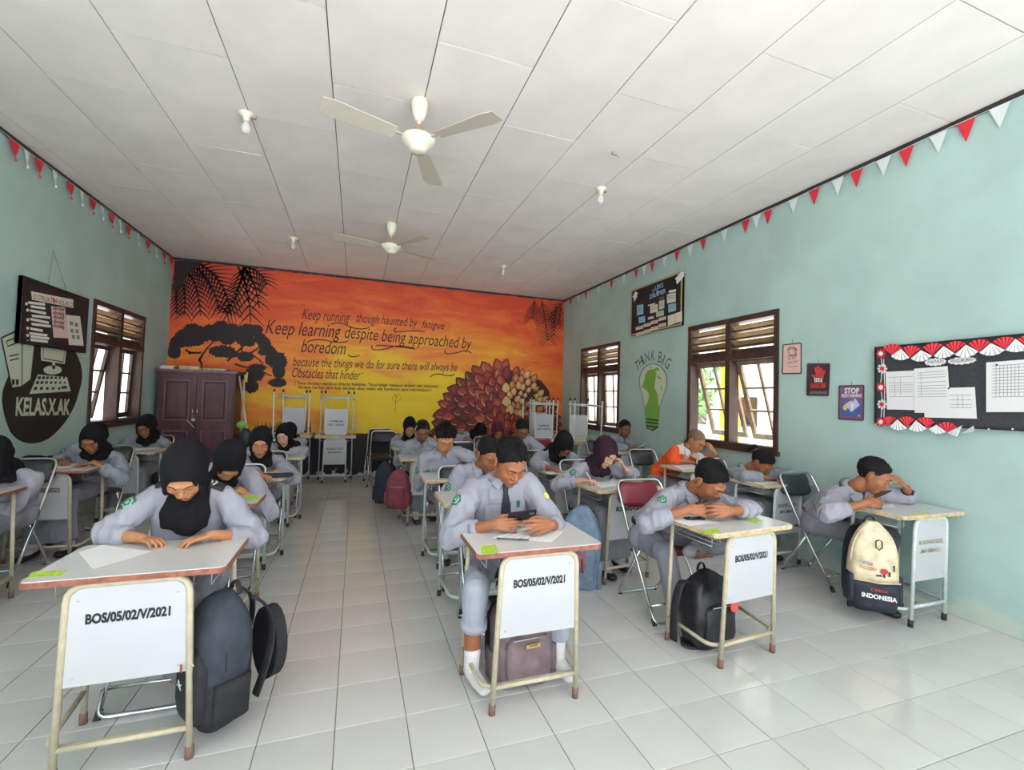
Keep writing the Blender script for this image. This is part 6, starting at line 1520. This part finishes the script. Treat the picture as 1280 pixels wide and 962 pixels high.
seat('E2', 'girl with tied hair writing at the right wall desk', (952, 578), 3.32, pitch=.80, yaw=.32, roll=-.05, skin=1, hair='pony', skirt=True, shirt=M_shirt2, wr=W3(958, 597, .785), wl=W3(985, 598, .785), hr='grip', dr=(.9, -.2, -.1), dl=(-.8, -.4, -.1), dy=.46, dx=-.02)
seat('E3', 'boy in an orange and white jersey with a hand on his head', (870, 551), 4.22, pitch=.62, yaw=.30, skin=0, hair='crop', orange=True, patch=False, wr=W3(862, 577, .785), hr='grip', hl='head', dl='brow', bl=(.6, -.1, -.8), el=(.1, -.2, -1), dy=.50, dx=-.06, cuff=.35)
seat('E4', 'boy holding a phone at the back right, leaning by the wall', (781, 536), 5.72, pitch=.25, yaw=-.15, skin=2, hair='buzz', level=0, wr=W3(790, 560, .80), wl=W3(803, 560, .80), hr='hold', hl='hold', dy=.46, dx=-.03, shirt=M_shirt2, el=(.1, .3, -1), er=(-.8, .2, -.5))
seat('D6', 'student in black headscarf slumped forward at the rearmost desk before the painted fruit', (600, 539), 7.10, pitch=1.1, yaw=.6, skin=1, hij=M_hij, bib=.1, level=0, dy=.44)
# ------------------------------------------------------------------ things on the desks
ZT = DH+.0004
M_stk = mat('lime green sticker', srgb(176, 212, 70), rough=.6, noise_amt=.25, noise_scale=60); M_pen = mat('dark grey pen', (.10, .10, .12), rough=.3); M_penw = mat('white pen', (.72, .72, .74), rough=.3); M_ph = mat('black phone', (.012, .012, .014), rough=.15); M_phs = mat('phone screen', (.03, .035, .05), rough=.08)
M_navy = mat('dark navy case', srgb(40, 40, 62), rough=.6)
def flat_item(name, label, cat, pts, m, z=ZT, th=.0009, extra=None):
    L = [on(x, y, 2, z) for x, y in pts]; mb = MB().prism(L, (0, 0, 1), th)
    if extra: extra(mb, L)
    return tag(mb.build(name, [m, M_ink] if not isinstance(m, list) else m), label, cat)
def lines(mb, L, n=5, z=.0013):
    for i in range(n):
        v = .15+.7*i/n; a = L[0]*(1-v)+L[3]*v; b = L[1]*(1-v)+L[2]*v; p = a*.9+b*.1; q = a*.15+b*.85; w_ = nrmz(L[3]-L[0])*.0012
        mb.add([p-w_+V(0, 0, z), q-w_+V(0, 0, z), q+w_+V(0, 0, z), p+w_+V(0, 0, z)], [(0, 1, 2, 3)] if np.cross(q-p, w_)[2] > 0 else [(0, 3, 2, 1)], 1)
def ragged_sticker(label, pts, seed):
    g = random.Random(seed); out = []
    for i in range(len(pts)):
        a, b = pts[i], pts[(i+1) % len(pts)]
        for t in (0, .25, .5, .75): out.append((a[0]+(b[0]-a[0])*t+g.uniform(-.9, .9), a[1]+(b[1]-a[1])*t+g.uniform(-.6, .6)))
    flat_item('desk_sticker', label, 'sticker', out, M_stk, th=.0007)
ragged_sticker('torn lime green sticker on the desk of the boy with the tie', [(601, 682), (619, 681), (624, 691), (603, 693)], 1)
ragged_sticker('long lime green sticker at the corner of the desk, front left', [(42, 714), (84, 713), (74, 719), (34, 722)], 2)
ragged_sticker('small lime green sticker on the second desk of the left aisle row', [(306, 620), (324, 619), (322, 624), (302, 625)], 3)
ragged_sticker('lime green sticker at the near left corner of the desk by the maroon chair', [(874, 663), (896, 660), (902, 665), (884, 668)], 4)
ragged_sticker('lime green sticker at the right of the desk by the maroon chair', [(938, 647), (955, 650), (944, 654), (930, 650)], 5)
flat_item('yellow_sticker', 'yellowed tape strip along the front of the white desk at the right wall', 'sticker', [(1136, 644.5), (1164, 641.5), (1162, 639.5), (1134, 642)], mat('yellow tape', srgb(206, 204, 110), rough=.6, noise_amt=.2, noise_scale=40))
flat_item('exam_paper', 'white sheet beside the folded hands of the girl at the front left', 'paper', [(98, 690), (128, 681), (190, 689), (116, 711)], M_white)
flat_item('exam_paper', 'white sheet under the phone of the boy with the tie', 'paper', [(616, 672), (660, 658), (704, 664), (689, 677)], M_white, extra=lines)
flat_item('exam_paper', 'white sheet on the desk by the maroon chair', 'paper', [(826, 646), (862, 643), (900, 652), (862, 657)], M_white)
flat_item('exam_paper', 'white sheet under the writing hand of the girl propping her head', 'paper', [(738, 603), (778, 600), (790, 604), (752, 609)], M_white, extra=lines)
flat_item('exam_paper', 'white sheet on the desk at the right wall', 'paper', [(1087, 631), (1116, 630), (1120, 633), (1090, 635)], M_white, extra=lines)
flat_item('exam_paper', 'white sheet on the desk below the painted oval', 'paper', [(62, 581), (98, 577), (118, 582), (72, 585)], M_white)
flat_item('exam_paper', 'white sheet on the desk under the left window', 'paper', [(160, 560), (180, 557), (200, 560), (168, 563)], M_white)
flat_item('exam_paper', 'white sheet under the hand of the girl with head bent low', 'paper', [(680, 590), (702, 588), (712, 591), (688, 593)], M_white)
flat_item('exam_paper', 'white sheet on the desk of the boy in orange', 'paper', [(842, 582), (866, 580), (880, 584), (852, 587)], M_white)
flat_item('exam_paper', 'white sheet on the desk of the girl with tied hair', 'paper', [(942, 602), (972, 600), (980, 604), (950, 606)], M_cream2)
def pen(label, a, b, m, z=DH+.006, cap=M_pen):
    t_ = thing('pen', label, 'pen', tuple(a)); A = np.array(a); B = np.array(b); d = B-A
    MB().tube([A-A, d*.7], .0042, 8).build('barrel', m, t_); MB().tube([d*.7, d], .0050, 8).build('cap', cap, t_); MB().tube([-d*.06, A-A], [.0008, .0035], 6).build('tip', M_wire, t_)
pen('dark grey pen lying on the sheet of the boy with the tie', on(621, 672.5, 2, DH+.007), on(661, 674.5, 2, DH+.007), M_pen)
def phone(label, c, d, n, w_=.072, h=.15, case=M_ph):
    d = nrmz(d); n = nrmz(n-d*(n@d)); s_ = np.cross(d, n); t_ = thing('phone', label, 'phone', tuple(c))
    def slab(w, h_, t0, t1): return MB().prism([s_*x+d*y+n*t0 for x, y in rrect(w, h_, .009, 3)], n, t1-t0)
    slab(w_, h, 0, .008).build('case', case, t_); slab(w_-.006, h-.008, .008, .0088).build('screen', M_phs, t_)
    slab(.02, .03, -.0015, 0).xf(Matrix.Translation(Vector(d*h*.34+s_*w_*.2))).build('camera_lens', M_pen, t_)
P_ = PPL['C1']; cc = (P_['W'][-1]+P_['W'][1])/2
phone('black phone held low by the boy with the tie', (P_['tips'][-1][1][0]+P_['tips'][1][1][0])/2+V(.0, .022, .008), V(.96, -.05, .08), V(0, .75, .6))
P_ = PPL['D1']; phone('black phone held by the boy by the maroon chair', (P_['tips'][-1][1][0]+P_['tips'][1][1][0])/2+V(.0, .015, .018), V(.96, .0, .08), V(-.2, .5, .8))
P_ = PPL['E1']; phone('black phone tilted in the hand of the boy with the wristwatch', P_['tips'][-1][1][1]+V(.045, .02, .035), V(.9, -.1, .30), V(-.4, .3, .85))
P_ = PPL['G8']; phone('phone held by the girl with glasses', (P_['W'][-1]+P_['W'][1])/2+V(0, -.07, .03), V(.95, 0, .1), V(0, .6, .8))
P_ = PPL['E4']; phone('pale phone held by the boy at the back right', (P_['W'][-1]+P_['W'][1])/2+V(.03, -.07, .03), V(.9, 0, .3), V(-.2, .6, .8), case=M_penw)
phone('black phone lying on the desk beside the writing sheet', on(786, 604, 2, ZT), V(1, -.35, 0), V(0, 0, 1))
phone('black phone lying on the sheet by the maroon chair', on(905, 0, 2, ZT) if False else on(868, 648.5, 2, ZT+.001), V(1, -.2, 0), V(0, 0, 1), w_=.05, h=.12)
tp = PPL['D2']['tips'][-1][0]; pen('white pen in the hand of the girl propping her head', tp+V(-.0, 0, -.02), tp+V(-.075, .03, .10), M_penw, cap=M_penw)
tp = PPL['D3']['tips'][-1][0]; pen('pale pen in the hand of the girl with head bent low', tp+V(-.0, 0, -.02), tp+V(.02, .03, .09), M_penw)
P_ = PPL['E1']; a, b = P_['W'][1], P_['E'][1]; u = nrmz(b-a); c = a+u*.035
t_ = thing('wristwatch', 'black wristwatch on the propping arm of the boy at the right wall', 'watch', tuple(c)); s_ = nrmz(np.cross(u, V(0, 0, 1))); v_ = np.cross(u, s_)
MB().tube([s_*.031*math.cos(q)+v_*.031*math.sin(q) for q in np.linspace(0, 6.283, 20, endpoint=False)], [(.0035, .011)]*20, 8, closed=True, lat=s_ if False else None).build('strap', M_vb, t_)
q = nrmz(V(-.2, -.9, .4)-u*(V(-.2, -.9, .4)@u)); MB().tube([q*.030, q*.040], .018, 14).build('case', M_ph, t_)
# pencil case and soft things
c = on(346, 594, 2, DH+.02); t_ = thing('pencil_case', 'dark navy pencil case on the third desk of the left aisle row', 'pencil case', tuple(c-V(0, 0, .0195)))
m = MB(); m.tube([(-.11, 0, .021), (-.10, 0, .021), (.10, .02, .021), (.11, .02, .021)], [(.02, .014), (.045, .0195), (.045, .0195), (.02, .014)], 14, lat=(0, 1, 0), ends='round'); m.build('pouch', M_navy, t_)
MB().tube([(-.10, 0, .042), (.10, .02, .042)], .002, 5).build('zip', M_wire, t_)
c = on(327, 593, 2, ZT+.003); flat_item('notebook', 'thin dark notebook beside the navy pencil case', 'book', [(316, 597), (326, 593), (336, 595), (326, 599)], M_navy, th=.008)
m = MB(); g = random.Random(3)
for i in range(6): m.ell((g.uniform(-.09, .09), g.uniform(-.04, .04), .028), (.06, .045, .030), None, 12, 8)
o = m.build('bundled_cloth', M_hij); o.location = tuple(on(50, 577, 2, DH+.002)); o.location.z = DH+.002; tag(o, 'black bundled cloth on the left end of the desk below the oval', 'cloth')

# ------------------------------------------------------------------ bags
def bagmat(name, col, r=.75, b=.5): return mat(name, col, rough=r, noise_amt=.25, noise_scale=14, bump=b, bump_scale=22)
M_bk = bagmat('black bag cloth', srgb(36, 37, 42)); M_bk2 = bagmat('slate bag cloth', srgb(54, 60, 72)); M_pur = bagmat('purple grey bag cloth', srgb(126, 108, 112)); M_crm = bagmat('cream bag cloth', srgb(226, 210, 178), b=.3); M_blu = bagmat('grey blue denim', srgb(120, 142, 166)); M_mar = bagmat('dusty red bag cloth', srgb(134, 62, 78)); M_nv = bagmat('dark navy bag cloth', srgb(44, 48, 62)); M_gold = mat('brass plate', srgb(205, 170, 90), rough=.3, metal=.8)
M_glo = bagmat('glossy black bag cloth', srgb(34, 33, 38), r=.35)
def loft(sec, seed, amp=.004, mi=0):
    """sec: list of (z, w, d, yoff) rounded sections"""
    n = 24; mb = MB(); vs = []
    for z, w_, d_, yo in sec:
        for k in range(n):
            a = 2*math.pi*k/n; c, s_ = math.cos(a), math.sin(a); e = .55
            vs.append((w_/2*math.copysign(abs(c)**e, c), yo+d_/2*math.copysign(abs(s_)**e, s_), z))
    vs = np.array(vs); N = len(sec)
    ctr = np.array([0, vs[:, 1].mean(), vs[:, 2].mean()]); dd = vs-ctr; dd /= np.linalg.norm(dd, axis=1, keepdims=True)
    vs = vs+dd*(waves(vs, seed, 30, (1, 1, .7), 7)*amp)[:, None]
    fs = [(i*n+k, i*n+(k+1) % n, (i+1)*n+(k+1) % n, (i+1)*n+k) for i in range(N-1) for k in range(n)]+[tuple(range(n))[::-1], tuple((N-1)*n+k for k in range(n))]
    return mb.add(vs, fs, mi, True)
def prof(w_, d_, h, dome=.35, base=.86, n=12):
    out = []
    for i in range(n+1):
        v = i/n; k = base+(1-base)*min(1, v/.15) if v < .15 else 1
        if v > 1-dome: t = (v-1+dome)/dome; k = math.sqrt(max(.02, 1-t**2.2))
        out.append((h*v, w_*max(k, .22), d_*max(.35, k), 0))
    return out
def backpack(label, loc, rot, w_, d_, h, body, low=None, seed=1, pocket=True, dome=.4, straps=True, handle=True, extra=None, side=True, flat=False, piping=M_bk):
    t_ = thing('backpack', label, 'bag', tuple(loc)); t_.rotation_euler = rot
    sec = prof(w_, d_, h, dome)
    if low:
        k = 5; loft([q for q in sec[:k]], seed, .002).build('lower_body', low, t_); loft(sec[k-1:], seed, .002).build('main_body', body, t_)
    else: loft(sec, seed).build('main_body', body, t_)
    if pocket:
        ps = [(h*.08+z*.55, a*.78, b*.42, -d_*.42) for z, a, b, _ in prof(w_, d_, h, .25)]
        loft(ps, seed+1, .003).build('front_pocket', low or body, t_)
        MB().tube([(x, -d_*.42-d_*.215, h*.58) for x in (-w_*.3, 0, w_*.3)], .003, 6).build('zip', M_wire, t_)
    if side:
        for s_ in (-1, 1): loft([(h*.08+h*.32*i/4, d_*.22, d_*.7, 0) for i in range(5)], seed+3, .002).xf(Matrix.Translation((s_*w_*.5, 0, 0))).build('side_pocket', low or body, t_)
    MB().tube([(math.sin(a)*w_*.485, -d_*.15, h*.55+math.cos(a)*h*.42) for a in np.linspace(-1.75, 1.75, 16)], .0045, 6).build('main_zip', piping, t_)
    if straps:
        for s_ in (-1, 1):
            pts = bez3((s_*w_*.2, d_*.45, h*.93), (s_*w_*.35, d_*1.25, h*.75), (s_*w_*.42, d_*.55, h*.12), 12)
            MB().tube(pts, [(.026, .006)]*12, 8, lat=(1, 0, 0)).build('shoulder_strap', M_bk, t_)
    if handle: MB().tube([(math.sin(a)*.035, d_*.25, h*.95+math.cos(a)*.055) for a in np.linspace(-1.4, 1.4, 9)], [(.010, .004)]*9, 6, lat=(0, 1, 0)).build('handle_loop', M_bk, t_)
    if extra: extra(t_)
    return t_
def bez3(a, b, c, n): a, b, c = V(*a), V(*b), V(*c); return [(1-t)**2*a+2*t*(1-t)*b+t*t*c for t in np.linspace(0, 1, n)]
# 1 big black bag hanging at the front left desk
def ex1(t_):
    MB().prism([(x+.0, .20+.0, z) for x, z in [(-.09+.09*math.cos(a)*1.2+.08, .20+.17*math.sin(a)) for a in np.linspace(0, 6.28, 20, endpoint=False)]], (0, 1, 0), .05).build('padded_hood', M_bk, t_)
    MB().box((.05, -.158, .30), (.012, .003, .03)).build('zip_pull', mat('small red tab', srgb(170, 60, 60)), t_)
    MB().tube([(.0, -.15, .20), (.02, -.152, .235), (.04, -.15, .20), (.015, -.152, .215), (.045, -.152, .225)], .0015, 5).build('white_emblem', M_epw, t_)
top = on(300, 726, 1, 2.30); bot = on(268, 888, 1, 2.26)
ax = top-bot; hh = float(np.linalg.norm(ax)); tilt = math.atan2(ax[0], ax[2])
backpack('big black backpack hanging from the right side of the front left desk', bot, (R(2), tilt, R(-52)), .26, .20, hh, M_bk2, M_bk, 5, dome=.45, extra=ex1)
# 2 purple grey bag under the front middle desk
def ex2(t_): 
    MB().box((.0, -.146, .22), (.075, .004, .018)).build('brass_plate', M_gold, t_); MB().box((0, -.1485, .222), (.05, .002, .006)).build('plate_print', M_pen, t_)
p = on(660, 862, 2, 0); backpack('purple grey backpack standing under the front middle desk', (p[0], 2.22, .002), (R(-4), 0, R(4)), .32, .19, .42, M_pur, None, 8, extra=ex2, dome=.3, straps=True)
# 3 glossy black bag under the desk by the maroon chair
def ex3(t_):
    MB().box((.045, -.135, .30), (.035, .004, .05), Matrix.Rotation(.3, 3, 'Y')).build('pale_blue_print', M_blue, t_)
    MB().prism([(.07+.036*math.cos(a), -.138, .245+.036*math.sin(a)) for a in np.linspace(0, 6.28, 14, endpoint=False)], (0, 1, 0), .006).build('coral_print', mat('coral print', srgb(226, 96, 84)), t_)
    MB().tube(bez3((-.14, .0, .34), (-.30, .0, .48), (-.27, .02, .04), 12), [(.028, .007)]*12, 8, lat=(0, 1, 0)).build('loose_strap', M_bk, t_)
p = on(912, 822, 2, 0); backpack('glossy black backpack slumped under the desk by the maroon chair', (p[0], 2.24, .002), (R(-3), R(4), R(10)), .34, .19, .42, M_glo, None, 12, extra=ex3, pocket=True, straps=False, side=False)
# 4 cream bag on the white desk
def ex4(t_):
    mb = MB(); y = -.082
    put_text(mb, 'NATUR', (-.11, y, .315), (-.03, y, .305), .022, (0, 0, 1), (0, -.006, 0), mi=0, offset=.02); put_text(mb, 'FACTORY', (-.11, y, .285), (-.01, y, .27), .022, (0, 0, 1), (0, -.006, 0), mi=1)
    mb.prism([(.03+.022*math.cos(a), y-.004, .275+.018*math.sin(a)) for a in np.linspace(0, 6.28, 12, endpoint=False)], (0, -1, 0), .003, 1)
    for q in ((0, .245, .03, .01), (.03, .25, .01, .03), (.06, .26, .01, .03), (.085, .30, .008, .04)): mb.box((q[0], y-.005, q[1]), (q[2], .003, q[3]), None, 2)
    put_text(mb, 'INDONESIA', (-.10, y-.003, .10), (.10, y-.003, .085), .028, (0, 0, 1), (0, -.008, 0), mi=3, offset=.04); put_text(mb, 'CERIA', (-.05, y-.003, .145), (.05, y-.003, .138), .016, (0, 0, 1), (0, -.010, 0), mi=1, offset=.02)
    mb.build('printed_lettering', [M_ink, mat('red print', srgb(190, 60, 60)), M_nv, M_white], t_)
    m2 = MB(); m2.tube([(-.018, y-.004, .47), (-.018, y-.006, .43), (0, y-.006, .415), (.018, y-.006, .43), (.018, y-.004, .47), (0, y-.004, .48), (-.018, y-.004, .47)], .004, 6).build('oval_emblem', M_nv, t_)
    MB().tube([(-.13, -.07, .205), (0, -.088, .195), (.13, -.07, .20)], .005, 6).build('cream_piping', M_crm, t_)
top = on(1096, 652, 1, 2.10); bot = on(1098, 760, 1, 2.10); hh = float(top[2]-bot[2])
backpack('cream backpack with dark base hanging on the white desk at the right wall', (3.37, 2.12, bot[2]), (0, 0, R(-34)), .28, .16, hh, M_crm, M_nv, 15, extra=ex4, dome=.62, straps=True, piping=M_crm, pocket=False)
# 5 grey blue bag
def ex5(t_):
    MB().prism([(-.06+.03*math.cos(a), -.135, .30+.03*math.sin(a)) for a in np.linspace(0, 6.28, 12, endpoint=False)], (0, 1, 0), .012).build('cream_charm', M_cream2, t_)
    for q in (0, .03): MB().tube([(q, -.13, .36), (q+.012, -.15, .27), (q+.005, -.15, .21)], .011, 6).build('charm_ribbon', mat('rose ribbon', srgb(176, 92, 100)), t_)
top = on(722, 628, 1, 3.28); bot = on(722, 738, 1, 3.28)
backpack('grey blue backpack with rose charm hanging at the left of its desk', (1.70, 3.22, bot[2]+.02), (0, R(3), R(-30)), .33, .17, float(top[2]-bot[2])-.03, M_blu, None, 18, extra=ex5, dome=.5)
# 6, 7 in the middle row
bot = on(497, 634, 1, 5.15); top = on(495, 590, 1, 5.15); backpack('dusty red backpack hanging in the middle row', (bot[0], 5.15, bot[2]), (0, 0, R(-25)), .26, .15, float(top[2]-bot[2])+.03, M_mar, None, 21, dome=.5, side=True)
bot = on(480, 628, 1, 5.75); top = on(482, 578, 1, 5.75); backpack('dark navy backpack hanging behind the dusty red one', (bot[0], 5.75, bot[2]), (0, 0, R(-25)), .24, .15, float(top[2]-bot[2])+.02, M_nv, None, 24, dome=.6, pocket=False)
p = on(6, 735, 2, 0); backpack('black backpack on the floor cut by the left edge of the picture', (-2.28, 3.62, .002), (0, 0, R(30)), .30, .2, .36, M_bk, None, 27, pocket=True)
# black sandals beside the bag of the boy by the maroon chair
p = on(862, 798, 2, 0); t_ = thing('sandal', 'black flat sandal lying left of the glossy black backpack', 'shoe', (p[0], p[1], 0), R(-42))
MB().prism([(x, y, .002) for x, y in rrect(.10, .27, .045, 4)], (0, 0, 1), .016).build('sole', M_vb, t_); MB().tube([(-.05, -.04, .01), (-.03, -.05, .05), (.03, -.05, .05), (.05, -.04, .01)], [(.02, .004)]*4, 8, lat=(0, 1, 0)).build('strap', M_vb, t_)
bpy.context.view_layer.update()
